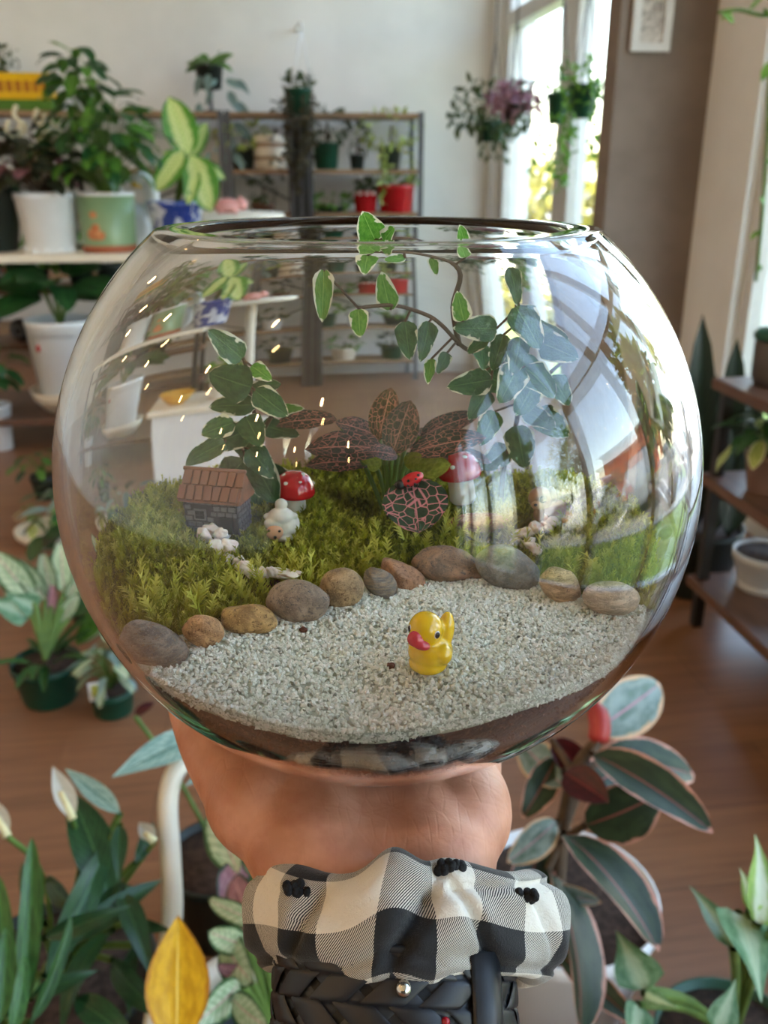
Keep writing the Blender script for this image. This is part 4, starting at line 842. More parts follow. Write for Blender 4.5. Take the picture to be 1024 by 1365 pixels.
mp2 = N(nt, 'ShaderNodeMapping'); mp2.inputs['Scale'].default_value = (.5, 1, 1); mp2.inputs['Rotation'].default_value = (0, .3, -.5); nt.links.new(co, mp2.inputs[0])
w2 = N(nt, 'ShaderNodeTexVoronoi', feature='DISTANCE_TO_EDGE', i_Scale=85.0); nt.links.new(mp2.outputs[0], w2.inputs['Vector'])
fine = noise_tex(nt, co, 900, 3)
hgt = mth(nt, 'ADD', mth(nt, 'ADD', mth(nt, 'MULTIPLY', ramp(nt, w1.outputs['Distance'], 0, .12), .22), mth(nt, 'MULTIPLY', ramp(nt, w2.outputs['Distance'], 0, .08), .22)), mth(nt, 'MULTIPLY', fine, .35))
colr = mixc(nt, ramp(nt, noise_tex(nt, co, 38, 4), .35, .68), hx('ad7458'), hx('cb937a'))
colr = mixc(nt, mth(nt, 'MULTIPLY', ramp(nt, noise_tex(nt, co, 140, 3), .5, .75), .3), colr, hx('b06a58'))
finish(nt, m_skin, colr, .48, bump=hgt, bstr=.4, bdist=.0006, sss=.12)
A45 = PI / 4; PZ = BOWLZ            # palm surface height
hand = thing('person', 'bare left forearm and open upturned palm carrying the glass bowl', 'person', cw(.002, .0, .72))
g = G(); rings = [cs(.006, .0, .735, .040, .036, .038, A45), cs(.006, .1, .833, .035, .030, .032, A45), cs(.004, .165, .897, .031, .0235, .026, A45), cs(.002, .197, .926, .0312, .0225, .024, A45 * .95),
                  cs(-.001, .214, .939, .0345, .022, .023, A45 * .8, groove=.002), cs(-.005, .228, .9475, .041, .0235, .021, A45 * .6, groove=.005), cs(-.009, .240, PZ - .0225, .0475, .0245, .019, A45 * .35, groove=.006), cs(-.010, .255, PZ - .0205, .0505, .0215, .017, .05, groove=.004),
                  cs(-.006, .275, PZ - .018, .049, .017, .014, 0), cs(-.001, .297, PZ - .016, .045, .0145, .012, .05), cs(.002, .312, PZ - .015, .040, .0125, .011, .1)]
g.loft(rings)
# thenar and hypothenar mounds
g.ell(cw(-.041, .247, PZ - .0145), (.019, .026, .0165), R3 @ Matrix.Rotation(.35, 3, 'Z'), 24, 14)
g.ell(cw(.026, .245, PZ - .0165), (.0165, .026, .0155), R3, 24, 14)
def finger(pts, r):
    P = spline([cw(*p) for p in pts], 6); k = len(P); rr = [r[0] + (r[1] - r[0]) * i / (k - 1) for i in range(k)]
    g.tube(P, rr, 14); g.ell(P[-1], (r[1], r[1], r[1]), None, 14, 8)
# fingers spread behind and under the bowl, curling up along the glass
for x0_, x1_, l, r in ((-.033, -.040, .062, .0088), (-.011, -.013, .07, .0092), (.011, .015, .066, .0088), (.031, .041, .053, .0076)):
    y0_ = .300; pts = [(x0_ + (x1_ - x0_) * k, y0_ + l * k, PZ - .0135 + dz_) for k, dz_ in ((0, 0), (.35, .003), (.7, .009), (1, .017))]
    finger(pts, (r * 1.08, r * .8))
finger([(-.048, .250, PZ - .014), (-.062, .272, PZ - .008), (-.073, .293, PZ + .006), (-.079, .309, PZ + .018)], (.0135, .009))
ho = blob('body', g, m_skin, hand, .0013, 10, .5)
# ---- scrunchie
AX = Vector((0, math.cos(A45), math.sin(A45))); NX = Vector((0, -math.sin(A45), math.cos(A45))); EX = Vector((1, 0, 0))
m_ging, nt = newmat('black and white gingham'); tc = N(nt, 'ShaderNodeTexCoord'); sp = N(nt, 'ShaderNodeSeparateXYZ'); nt.links.new(tc.outputs['UV'], sp.inputs[0])
su = mth(nt, 'GREATER_THAN', mth(nt, 'FRACT', sp.outputs[0]), .5); sv = mth(nt, 'GREATER_THAN', mth(nt, 'FRACT', sp.outputs[1]), .5)
tw = mth(nt, 'GREATER_THAN', mth(nt, 'FRACT', mth(nt, 'MULTIPLY', mth(nt, 'ADD', sp.outputs[0], mth(nt, 'MULTIPLY', sp.outputs[1], .8)), 46.0)), .5)
both = mth(nt, 'MULTIPLY', su, sv); anyv = mth(nt, 'MAXIMUM', su, sv)
val = mth(nt, 'MAXIMUM', both, mth(nt, 'MULTIPLY', anyv, mth(nt, 'MULTIPLY', tw, .9)))
cg = mixc(nt, val, hx('15161a'), hx('d9d3c8'))
crk = noise_tex(nt, tc.outputs['Object'], 420, 3, .6, 1.2); weave = noise_tex(nt, tc.outputs['Object'], 2400, 2)
finish(nt, m_ging, cg, .85, bump=mth(nt, 'ADD', mth(nt, 'MULTIPLY', crk, mth(nt, 'MULTIPLY_ADD', both, .9, .1)), mth(nt, 'MULTIPLY', weave, .3)), bstr=.6, bdist=.0012, sheen=.2)
c0 = Vector((.0055, .2135, .9345)); NT, NP = 300, 64; V = []; F = []; UV = []
def fold(th):
    """extra axial shift / squeeze of the tube around the wrist; th = 3pi/2.. measured so that pi/2 faces the viewer"""
    d = (th - 1.66)            # deep S-fold a little left of the middle
    s1 = math.exp(-(d / .16) ** 2); s2 = math.exp(-((th - 1.40) / .12) ** 2)
    return s1, s2
for i in range(NT):
    th = 2 * PI * i / NT; s1, s2 = fold(th)
    ru = 1 + .03 * math.sin(4 * th + .6) + .015 * math.sin(9 * th); rx, rn = .0385 * ru, .0282 * ru
    rad = (EX * math.cos(th) * rx + NX * math.sin(th) * rn); rd = (EX * math.cos(th) * .9 + NX * math.sin(th)).normalized()
    ax = .0016 * math.sin(3 * th - 1.0) + .001 * math.sin(5 * th + 1) - .10 * .0385 * math.cos(th) * .3 + .003 * s1 - .0015 * s2
    hr = .0088 + .0012 * math.sin(5 * th + .8) + .0007 * math.sin(11 * th) + .0022 * s1 - .0012 * s2; ha = (.0150 + .0012 * math.sin(4 * th + 2)) * (1 + .08 * s1)
    for j in range(NP):
        ph = 2 * PI * j / NP; cph, sph = math.cos(ph), math.sin(ph); front = max(0, cph)
        rip = .0007 * math.sin(3 * ph + 7 * th) + .0005 * math.sin(5 * ph - 11 * th + 1)
        rip += -.006 * front * math.exp(-((th - 1.50 + .16 * math.sin(1.6 * sph)) / .055) ** 2) - .004 * front * math.exp(-((th - 1.12 - .25 * sph) / .05) ** 2) - .0035 * front * math.exp(-((th - 2.25 + .2 * sph) / .06) ** 2) - .003 * front * math.exp(-((th - .45 - .2 * sph) / .06) ** 2)
        seam = -.0026 * math.exp(-((ph - .50 - .30 * math.sin(2 * th + 1)) / .13) ** 2) * (1 if th < 1.45 or th > 2.9 else .3) - .0018 * math.exp(-((ph - 2 * PI + .75 + .25 * math.sin(3 * th)) / .14) ** 2)
        q = c0 + rad + rd * (cph * (hr + rip) + seam) + AX * (math.copysign(abs(sph) ** .9, sph) * ha + ax)
        V.append(cw(*q)); UV.append((th / (2 * PI) * 9.0 + .04 * math.sin(5 * th) + .35 * s1 * sph * .3, ph / (2 * PI) * 3.0 + .5 + .06 * math.sin(3 * th) + .02 * th))
for i in range(NT):
    for j in range(NP):
        a, b = (i + 1) % NT, (j + 1) % NP; F.append((i * NP + j, a * NP + j, a * NP + b, i * NP + b))
# duplicate seams for the UVs by giving faces their own corner coordinates
me = bpy.data.meshes.new('scrunchie'); org = cw(*c0) - Vector((0, 0, .03)); me.from_pydata([v - org for v in V], [], F); uvl = me.uv_layers.new(name='UVMap')
for fi, poly in enumerate(me.polygons):
    i, j = divmod(fi, NP)
    for li_, (ii, jj) in zip(poly.loop_indices, ((i, j), (i + 1, j), (i + 1, j + 1), (i, j + 1))):
        u, v = UV[(ii % NT) * NP + jj % NP]; uvl.data[li_].uv = (u + (9.0 if ii == NT else 0), v + (3.0 if jj == NP else 0) + (.02 * 2 * PI if ii == NT else 0))
me.materials.append(m_ging); me.polygons.foreach_set('use_smooth', [True] * len(me.polygons)); bm = bmesh.new(); bm.from_mesh(me); bmesh.ops.recalc_face_normals(bm, faces=bm.faces); bm.to_mesh(me); bm.free()
SCR = thing('scrunchie', 'ruffled black and white gingham scrunchie around the wrist', 'scrunchie', org); so = bpy.data.objects.new('fabric', me); COL.objects.link(so); so.parent = SCR
m_yarn = mat('black yarn', hx('101114'), hx('1c1d22'), 300, .9, bs=900, bstr=.8)
VW = np.array([tuple(v) for v in V])
for px, py in ((384, 1180), (590, 1146), (708, 1184)):
    d = ray(px, py); rel = VW - np.array(CAM); tt = rel @ np.array(d); dist = np.linalg.norm(rel - tt[:, None] * np.array(d), axis=1); cand = np.where(dist < .0025)[0]
    if not len(cand): cand = np.array([int(np.argmin(dist))])
    k = cand[np.argmin(tt[cand])]; c = Vector(VW[k]); g = G()
    for q in range(9): o_ = rv(.0012); g.ell(c - d * .0002 + RT * (q - 4) * .0007 + o_, (.0014, .0016, .0019), R3 @ Matrix.Rotation(random.uniform(-.6, .6), 3, 'Y'), 10, 7)
    obj('yarn_knot', g, m_yarn, SCR, weld=False)
# ---- woven watch strap
m_strap = mat('black rubber strap', hx('15161a'), hx('1e2026'), 60, .42); m_silver = mat('polished steel stud', hx('c8c6c0'), None, 10, .18, metal=1.0); m_redd = mat('red stud', hx('8e1020'), None, 10, .3)
c1 = Vector((.003, .1925, .9215)); RXs, RNs, HS = .0342, .0262, .0172
def sp3(s_, h_, off=0.):
    """strap surface: s_ arc parameter in cells around the wrist, h_ axial"""
    th = s_; q = c1 + EX * (math.cos(th) * (RXs + off)) + NX * (math.sin(th) * (RNs + off)) + AX * (h_ - .06 * (math.cos(th) * RXs)); return cw(*q)
ST = thing('watch_strap', 'black woven rubber watch strap below the scrunchie', 'watch strap', cw(*c1) - Vector((0, 0, .03)))
g = G(); NS = 120
g.loft([[sp3(2 * PI * k / NS, h_, o_) for k in range(NS)] for h_, o_ in ((-HS, -.0005), (-HS, .0004), (HS, .0004), (HS, -.0005))], cap=False)
obj('backing', g, mat('strap backing', hx('07070a'), None, 9, .6), ST)
for e in (-1, 1):
    g = G(); g.loft([[sp3(2 * PI * k / NS, e * (HS - .0001) + dh, o_) for k in range(NS)] for dh, o_ in ((-.0011, .0003), (-.0009, .002), (.0009, .002), (.0011, .0003))], cap=False); obj('edge_band', g, m_strap, ST)
NC = 14; cell = 2 * PI / NC; wv = .38
rad_mean = (RXs + RNs) / 2; hp_ = cell * rad_mean            # cell pitch in metres
for fam in (1, -1):
    for i in range(NC):
        rows = []; nh = 60
        for k in range(nh + 1):
            h_ = -HS + .0008 + (2 * HS - .0016) * k / nh; ph = h_ / hp_; s_ = (i + fam * ph) * cell
            # crossing parity with the other family
            other = (i + 2 * fam * ph); off = .0011 + .00055 * fam * math.tanh(5 * math.cos(PI * other)) * (1 if i % 2 == 0 else -1)
            hw = wv * cell; rows.append([sp3(s_ - hw, h_, off - .0003), sp3(s_ - hw * .8, h_, off + .0002), sp3(s_ + hw * .8, h_, off + .0002), sp3(s_ + hw, h_, off - .0003)])
        V = [p for r_ in rows for p in r_]; F = [(a * 4 + b, a * 4 + b + 1, a * 4 + b + 5, a * 4 + b + 4) for a in range(nh) for b in range(3)]
        obj('woven_strip', G().add(V, F), m_strap, ST, weld=False)
def on_strap(px, py, off=.0012):
    best = None
    for k in range(720):
        th = PI * k / 720
        for h_ in np.linspace(-HS, HS, 30):
            q = sp3(th, h_, off); v = q - CAM; x = v.dot(RT) / v.dot(FW) * FPX + 512; y = 682.5 - v.dot(UPV) / v.dot(FW) * FPX; e = (x - px) ** 2 + (y - py) ** 2
            if best is None or e < best[0]: best = (e, q)
    return best[1]
obj('stud', G().ell(on_strap(538, 1319, .0018), (.0023, .0023, .0023), None, 20, 12), m_silver, ST); obj('red_stud', G().ell(on_strap(594, 1359, .0016), (.0012, .0012, .0012), None, 12, 8), m_redd, ST)
# overlapping strap end with its loop at the thumb-off side
g = G(); rows = []
for k in range(13):
    th = .62 + .34 * k / 12; rows.append([sp3(th, -HS - .001, .0022 + .0018 * math.sin(PI * k / 12)), sp3(th, HS + .0005, .0022 + .0018 * math.sin(PI * k / 12))])
g.add([p for r_ in rows for p in r_], [(a * 2, a * 2 + 1, a * 2 + 3, a * 2 + 2) for a in range(12)]); o = obj('strap_loop', g, m_strap, ST); sm_ = o.modifiers.new('solid', 'SOLIDIFY'); sm_.thickness = .0012
# ================================================================== WHAT IS IN THE BOWL (bowl frame: x right, y away, z up from the bowl centre)
ARC = [(-.09, -.062), (-.064, -.052), (-.05, -.043), (-.037, -.034), (-.024, -.026), (-.0115, -.0135), (0, -.011), (.01, -.006), (.022, -.002), (.042, -.007), (.057, -.0165), (.069, -.026), (.09, -.034)]
AXs, AYs = zip(*ARC)
def arc(x): return float(np.interp(x, AXs, AYs))
def nz(x, y, s_, o=0.): return mnoise.noise(Vector((x * s_, y * s_, o)))
def z_sand(x, y):
    f = min(1, max(0, (-y - .035) / .04))
    z = -.0340 - .0028 * f * math.exp(-((x + .008) / .022) ** 2) + .0055 * max(0, x / .06) * f - .0006 * f
    z += .0011 * nz(x, y, 75) + .0005 * nz(x, y, 190, 3)
    z -= .0016 * math.exp(-(((x - .034) / .008) ** 2 + ((y + .05) / .007) ** 2)); z += .001 * math.exp(-(((x - .02) / .014) ** 2 + ((y + .066) / .006) ** 2))
    return z
def z_moss(x, y):
    d = max(0, y - arc(x)); z = -.0372 + .0145 * (1 - math.exp(-d / .032)) + .0018 * nz(x, y, 60, 7) + .001 * nz(x, y, 150, 9)
    return z + .004 * min(1, max(0, (-x - .045) / .03)) * (1 - math.exp(-d / .012)) + .006 * min(1, max(0, (x - .05) / .025)) * (1 - math.exp(-d / .015))
def is_sand(x, y): return y < arc(x)
def ground(x, y): return z_sand(x, y) if is_sand(x, y) else z_moss(x, y)
FR = .9925
def edge_r(fi, zf):
    r = .085
    for _ in range(12): r = rin(max(-.085, zf(r * math.cos(fi), r * math.sin(fi)))) * FR
    return r
# ---- soil body
m_earth = mat('dark terrarium soil', hx('20120d'), hx('3c241b'), 420, .85, bs=700, bstr=.8, bdist=.0012, lo=.4, hi=.7)
def soil_z(x, y):
    b = arc(x) - y; k = min(1, max(0, (b + .003) / .006)); return (z_moss(x, y) - .0008) * (1 - k) + (z_sand(x, y) - .0042 - .001 * nz(x, y, 90, 5)) * k
NA, NR = 144, 30; V = []; F = []
for i in range(NA):
    fi = 2 * PI * i / NA; rb_ = edge_r(fi, soil_z)
    for j in range(NR + 1):
        r = rb_ * j / NR; x, y = r * math.cos(fi), r * math.sin(fi); V.append(bw(x, y, soil_z(x, y)))
    ze = soil_z(rb_ * math.cos(fi), rb_ * math.sin(fi)); p0 = math.asin(ze / BIL)
    for j in range(1, 15):
        ph = p0 + (-PI / 2 - p0) * j / 14; r = AI * math.cos(ph) * FR; V.append(bw(r * math.cos(fi), r * math.sin(fi), BIL * math.sin(ph) * FR))
m_ = NR + 15
for i in range(NA):
    k = (i + 1) % NA
    for j in range(m_ - 1): F.append((i * m_ + j, k * m_ + j, k * m_ + j + 1, i * m_ + j + 1))
o = obj('soil', G().add(V, F), m_earth); tag(o, 'dark brown soil filling the bottom of the glass bowl', 'soil'); o['kind'] = 'stuff'
# ---- sand bed and its grains
m_grain, nt = newmat('pale green quartz grains'); gi = N(nt, 'ShaderNodeNewGeometry'); rnd = gi.outputs['Random Per Island']
colg = mixc(nt, ramp(nt, rnd, 0, .55), hx('f3f6ef'), hx('dde4d8')); colg = mixc(nt, ramp(nt, rnd, .55, .85), colg, hx('fafaf4')); colg = mixc(nt, ramp(nt, rnd, .93, 1.0), colg, hx('868e80'))
finish(nt, m_grain, colg, .35, spec=.5)
SANDM = mat('sand bed', hx('a4ad9f'), hx('bcc4b6'), 900, .8)  # toned darker than the grains, painting in the shade of the gaps between them
V = []; F = []; idx = {}
for i in range(NA):
    fi = 2 * PI * i / NA
    rb_ = edge_r(fi, lambda x, y: z_sand(x, y))
    for j in range(NR + 1):
        r = rb_ * j / NR; x, y = r * math.cos(fi), r * math.sin(fi); V.append((x, y, z_sand(x, y) - .0004))
    x, y = rb_ * math.cos(fi), rb_ * math.sin(fi)
    for q in (1, 2): z = z_sand(x, y) - .0024 * q; rr_ = rin(z) * FR; V.append((rr_ * math.cos(fi), rr_ * math.sin(fi), z))
m_ = NR + 3
for i in range(NA):
    k = (i + 1) % NA
    for j in range(m_ - 1):
        f = (i * m_ + j, k * m_ + j, k * m_ + j + 1, i * m_ + j + 1); cx = sum(V[q][0] for q in f) / 4; cy = sum(V[q][1] for q in f) / 4
        if cy < arc(cx) + .003: F.append(f)
o = obj('sand', G().add([bw(*v) for v in V], F), SANDM); tag(o, 'pale green white sand bed in front of the pebbles', 'sand'); o['kind'] = 'stuff'
OCT = np.array([(1, 0, 0), (-1, 0, 0), (0, 1, 0), (0, -1, 0), (0, 0, 1), (0, 0, -1)], float); OF = np.array([(0, 2, 4), (2, 1, 4), (1, 3, 4), (3, 0, 4), (2, 0, 5), (1, 2, 5), (3, 1, 5), (0, 3, 5)])
def scatter(name, P, rad, m, label=None, cat=None, parent=None):
    P = np.array(P); n = len(P); A = RNG.normal(size=(n, 3, 3)); Q, _ = np.linalg.qr(A); S = RNG.uniform(.65, 1.25, (n, 1, 3)) * rad * RNG.uniform(.75, 1.3, (n, 1, 1))
    VV = np.einsum('nij,nkj->nki', Q, OCT[None] * S * RNG.uniform(.8, 1.15, (n, 6, 1))) + P[:, None]
    FF = (OF[None] + 6 * np.arange(n)[:, None, None]).reshape(-1, 3); me = bpy.data.meshes.new(name); org = VV.reshape(-1, 3).min(0)
    me.from_pydata((VV.reshape(-1, 3) - org).tolist(), [], FF.tolist()); me.materials.append(m); ob = bpy.data.objects.new(name, me); COL.objects.link(ob); ob.location = Vector(org)
    if parent: ob.parent = parent; ob.location = Vector(org) - wloc(parent)
    if label: tag(ob, label, cat)
    ob['kind'] = 'stuff'; return ob
P = []
while len(P) < 13500:
    x, y = random.uniform(-.09, .09), random.uniform(-.09, .01)
    if y > arc(x) + .002: continue
    z = z_sand(x, y)
    if math.hypot(x, y) > rin(z) * FR - .0004: continue
    P.append(tuple(bw(x, y, z + random.uniform(-.0005, .0003))))
for _ in range(3600):
    fi = random.uniform(PI, 2 * PI); rb_ = edge_r(fi, z_sand); x, y = rb_ * math.cos(fi), rb_ * math.sin(fi)
    if y > arc(x): continue
    z = z_sand(x, y) - random.random() * (.004 + .0012 * nz(x, y, 160, 2)); r = rin(z) * FR - .0003; P.append(tuple(bw(r * math.cos(fi), r * math.sin(fi), z)))
scatter('sand_grains', P, .00066, m_grain, 'coarse pale green white sand grains around the yellow duck', 'sand')
P = []
for _ in range(2600):
    fi = random.uniform(0, 2 * PI); rb_ = edge_r(fi, soil_z); z = soil_z(rb_ * math.cos(fi), rb_ * math.sin(fi)) - random.random() ** 1.5 * .03; r = rin(z) * FR - .0003; P.append(tuple(bw(r * math.cos(fi), r * math.sin(fi), z)))
scatter('soil_crumbs', P, .0007, mat('soil crumbs', hx('2a1811'), hx('5a3a2c'), 500, .8), 'brown soil crumbs pressed against the glass', 'soil')
# ---- moss
def on_moss(px, py):
    """pixel -> point on the moss ground (bowl frame)"""
    d = R3.inverted() @ ray(px, py); p = Vector((0, 0, H)); best = None
    for k in range(400):
        q = p + d * (.17 + k * .0006); x, y, z = q.x + .0017, q.y - .2653, q.z - (H - .0868)
        if z <= ground(x, y) + (.0 if is_sand(x, y) else .001): return Vector((x, y, ground(x, y)))
    return Vector((0, .03, -.02))
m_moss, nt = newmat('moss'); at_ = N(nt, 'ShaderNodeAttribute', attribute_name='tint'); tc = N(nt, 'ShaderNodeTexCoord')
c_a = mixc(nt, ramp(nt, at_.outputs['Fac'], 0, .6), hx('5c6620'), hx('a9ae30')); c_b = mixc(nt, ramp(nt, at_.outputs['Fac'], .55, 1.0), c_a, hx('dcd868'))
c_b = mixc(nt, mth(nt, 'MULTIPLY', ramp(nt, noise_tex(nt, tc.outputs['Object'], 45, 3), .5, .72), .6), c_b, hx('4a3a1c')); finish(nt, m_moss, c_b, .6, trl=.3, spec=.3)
MV = []; MF = []; MT = []
def shoot(x, y, z, h, lean, tint, ns=6):
    n0 = len(MV); d = Vector((lean[0], lean[1], 1)).normalized(); side = d.orthogonal().normalized(); side = Matrix.Rotation(random.uniform(0, 6.28), 3, d) @ side
    p = Vector((x, y, z)); bend = rv(.35); prev = None
    for i in range(ns + 1):
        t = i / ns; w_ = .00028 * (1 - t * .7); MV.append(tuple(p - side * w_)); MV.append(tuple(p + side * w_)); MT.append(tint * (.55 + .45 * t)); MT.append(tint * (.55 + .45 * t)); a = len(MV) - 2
        if prev is not None: MF.append((prev, prev + 1, a + 1, a))
        if i:
            ll = h * .3 * (1.15 - .75 * t)
            for s_ in (-1, 1):
                ax_ = Matrix.Rotation(random.uniform(-.9, .9), 3, d) @ side; q = p + (ax_ * s_ * .9 + d * .75) * ll; MV.append(tuple(q)); MT.append(min(1, tint * (.8 + .5 * t)))
                MF.append((prev if s_ < 0 else prev + 1, a if s_ < 0 else a + 1, len(MV) - 1))
        prev = a; d = (d + bend * .16 + Vector((0, 0, .02))).normalized(); p = p + d * (h / ns)
CLEAR = []
for px, py, w_ in ((292, 706, 54), (262, 708, 36), (322, 708, 36), (292, 718, 44), (377, 716, 26), (392, 690, 20), (728, 694, 30), (640, 708, 44), (300, 735, 26), (285, 715, 22), (325, 765, 22), (370, 772, 34), (705, 722, 30), (612, 690, 26), (559, 700, 40)):
    q = on_moss(px, py); CLEAR.append((q.x, q.y - .003, w_ * (bw(*q) - CAM).dot(FW) / FPX))
cnt = 0
while cnt < 12500:
    x, y = random.uniform(-.09, .09), random.uniform(-.065, .09)
    if y < arc(x) + .0035: continue
    z = z_moss(x, y)
    rad_ = math.hypot(x, y)
    if rad_ > rin(z + .005) * FR - .0012: continue
    if random.random() < min(.75, max(0, (y - .02) / .06)): continue      # thinner at the hidden back
    h = random.uniform(.0045, .0085) * (1 + .25 * nz(x, y, 50, 4)); edge = rad_ / rin(z)
    if edge > .9: h *= .7
    k_ = min([1.] + [math.hypot(x - cx, (y - cy) * .8) / rr for cx, cy, rr in CLEAR]); h *= .3 + .7 * min(1, max(0, k_ - .35) / .6)
    ln = (random.uniform(-.5, .5) - x * 3 * edge ** 4, random.uniform(-.6, .35) - y * 3 * edge ** 4)
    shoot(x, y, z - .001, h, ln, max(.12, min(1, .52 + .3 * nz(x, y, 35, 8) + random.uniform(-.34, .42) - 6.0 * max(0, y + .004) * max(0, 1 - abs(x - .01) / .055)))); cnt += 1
for _ in range(70):     # taller straggling shoots
    x = random.uniform(-.07, .07); y = arc(x) + random.uniform(.004, .02)
    z = z_moss(x, y)
    if math.hypot(x, y) < rin(z + .008) - .006: shoot(x, y, z, random.uniform(.009, .014), (random.uniform(-.5, .5), random.uniform(-.3, .3)), random.uniform(.75, 1), 9)
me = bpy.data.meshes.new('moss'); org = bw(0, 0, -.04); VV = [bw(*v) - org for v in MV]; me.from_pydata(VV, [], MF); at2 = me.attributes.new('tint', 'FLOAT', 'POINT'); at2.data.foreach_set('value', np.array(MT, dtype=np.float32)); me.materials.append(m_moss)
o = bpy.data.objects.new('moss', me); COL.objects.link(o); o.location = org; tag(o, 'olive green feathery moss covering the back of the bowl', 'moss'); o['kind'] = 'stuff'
def dep(p): return (bw(*p) - CAM).dot(FW)          # depth of a bowl-frame point
def mpp(p): return dep(p) / FPX                     # metres per pixel there
VIEW = Matrix((RT, R3 @ Vector((0, 1, 0)), Vector((0, 0, 1)))).transposed()
# ---- pebbles
def stone_mat(name, a, b, c, s_=90, stretch=None):
    m, nt = newmat(name); tc = N(nt, 'ShaderNodeTexCoord'); co = tc.outputs['Object']
    if stretch: mp = N(nt, 'ShaderNodeMapping'); mp.inputs['Scale'].default_value = stretch; mp.inputs['Rotation'].default_value = (.4, .3, .6); nt.links.new(co, mp.inputs[0]); co = mp.outputs[0]
    dk = lambda h_, k: tuple(min(1, q * k) for q in hx(h_)); cl = mixc(nt, ramp(nt, noise_tex(nt, co, s_ * 2.2, 5, .68, .6), .36, .64), dk(a, .85), dk(b, 1.45)); cl = mixc(nt, ramp(nt, noise_tex(nt, co, s_ * 6, 5, .7, 1.), .54, .64), cl, dk(c, .85)); cl = mixc(nt, ramp(nt, noise_tex(nt, tc.outputs['Object'], 2600, 2), .62, .7), cl, dk(b, 1.6)); cl = mixc(nt, ramp(nt, noise_tex(nt, tc.outputs['Object'], 1700, 2), .64, .7), cl, dk(c, .4))
    return finish(nt, m, cl, .5, bump=noise_tex(nt, tc.outputs['Object'], 1100, 5, .75), bstr=.6, bdist=.0008)
def pebble(c, rad, rot, m, name, label, cat='stone', rough=.12, seed=0, ang=0., group=None):
    bm = bmesh.new(); bmesh.ops.create_icosphere(bm, subdivisions=4, radius=1)
    for v in bm.verts:
        n = v.co.normalized(); k = 1 + rough * mnoise.noise(n * 1.3 + Vector((seed, 0, 0))) + rough * .3 * mnoise.noise(n * 3.1 + Vector((0, seed, 0)))
        if ang:                                        # cut a few flat facets
            for q in range(6):
                random.seed(seed * 17 + q); d = rv(1).normalized(); lim = .72 + .12 * random.random(); s_ = (n * k).dot(d)
                if s_ > lim: k -= (s_ - lim) * ang
        v.co = n * k
    me = bpy.data.meshes.new(name); M = VIEW.to_4x4() @ Matrix.Rotation(rot, 4, 'Y') @ Matrix.Diagonal((*rad, 1)); bmesh.ops.transform(bm, matrix=M, verts=bm.verts)
    zmin = min(v.co.z for v in bm.verts); bmesh.ops.translate(bm, vec=(0, 0, -zmin), verts=bm.verts); bm.to_mesh(me); bm.free(); me.materials.append(m); me.polygons.foreach_set('use_smooth', [True] * len(me.polygons))
    o = bpy.data.objects.new(name, me); COL.objects.link(o); o.location = c + Vector((0, 0, zmin)); tag(o, label, cat, group); random.seed(99 + seed); return o
SG = 'pebbles between sand and moss'
for k, (px, py, a, b, rot, mm, rough, ang, lab) in enumerate((
    (206, 859, 47, 26, .55, ('5f5d5a', '7d746a', '8d7356', 120, (1, 1, 2.5)), .12, 0, 'dark grey oval pebble with brown veins at the end of the pebble row'),
    (270, 842, 27, 24, .1, ('a97f58', 'bd9468', '8a6242', 100, None), .14, .4, 'small orange tan pebble beside the dark grey oval pebble'),
    (331, 827, 39, 19, .05, ('9c7a48', 'b59461', '7d5f36', 80, None), .14, .0, 'flat amber tan pebble between two rounder pebbles'),
    (396, 803, 42, 29, .12, ('7f6f60', '94826f', '66625f', 70, None), .12, .0, 'large grey brown pebble with a dark patch by the pink chips'),
    (455, 785, 30, 29, -.2, ('8f7757', 'a68c68', '7b6144', 90, None), .08, .0, 'round tan brown pebble next to the striped pebble'),
    (508, 779, 28, 19, .75, ('6f6d6a', '8f7d66', 'a9a294', 60, (1, 1, 5)), .12, .3, 'slim grey striped pebble leaning against the reddish pebble'),
    (538, 769, 39, 17, .55, ('8d6a52', 'a27a5c', '77523e', 90, None), .2, .9, 'angular reddish brown pebble lying aslant'),
    (596, 753, 50, 25, .32, ('7d6b5a', '94745a', '5f5a56', 70, None), .22, .9, 'large angular brown grey rock in the pebble row'),
    (678, 758, 46, 30, .45, ('6d6b68', '7d7a74', '8f7f66', 150, None), .08, .0, 'large smooth dark grey pebble'),
    (750, 782, 31, 25, .7, ('a5835f', 'b99a78', '8d6a4c', 70, (1, 1, 3)), .12, .4, 'pale tan pebble between the dark grey pebble and the banded pebble'),
    (818, 800, 40, 24, .12, ('a08a72', 'b59f88', '8a745e', 70, (1, 1, 4)), .1, .0, 'beige banded pebble beside the moss at the glass'))):
    p = on_moss(px, py + b * .75); d = R3.inverted() @ ray(px, py); t_ = (.2653 + p.y) / d.y; c = CAM + ray(px, py) * t_; s_ = (c - CAM).dot(FW) / FPX
    m = stone_mat('pebble stone', *mm); c = c + R3 @ Vector((0, .002, -.0005))
    pebble(c, (a * s_, (a + b) / 2 * s_ * .8, b * s_), rot, m, 'pebble', lab, 'stone', rough, k + 1, ang, SG)
m_quartz = mat('pale pink quartz', hx('eedcd4'), hx('f8eee8'), 400, .35, sss=.25)
chips = [(272, 716, 10, 8), (284, 711, 9, 7), (296, 722, 9, 9), (302, 713, 6, 6), (289, 737, 9, 9), (306, 738, 11, 9), (302, 750, 9, 7), (318, 756, 8, 7), (326, 766, 11, 8), (338, 769, 9, 6), (352, 771, 5, 9), (364, 772, 6, 8), (378, 769, 15, 6), (394, 772, 8, 4), (386, 776, 9, 4)]
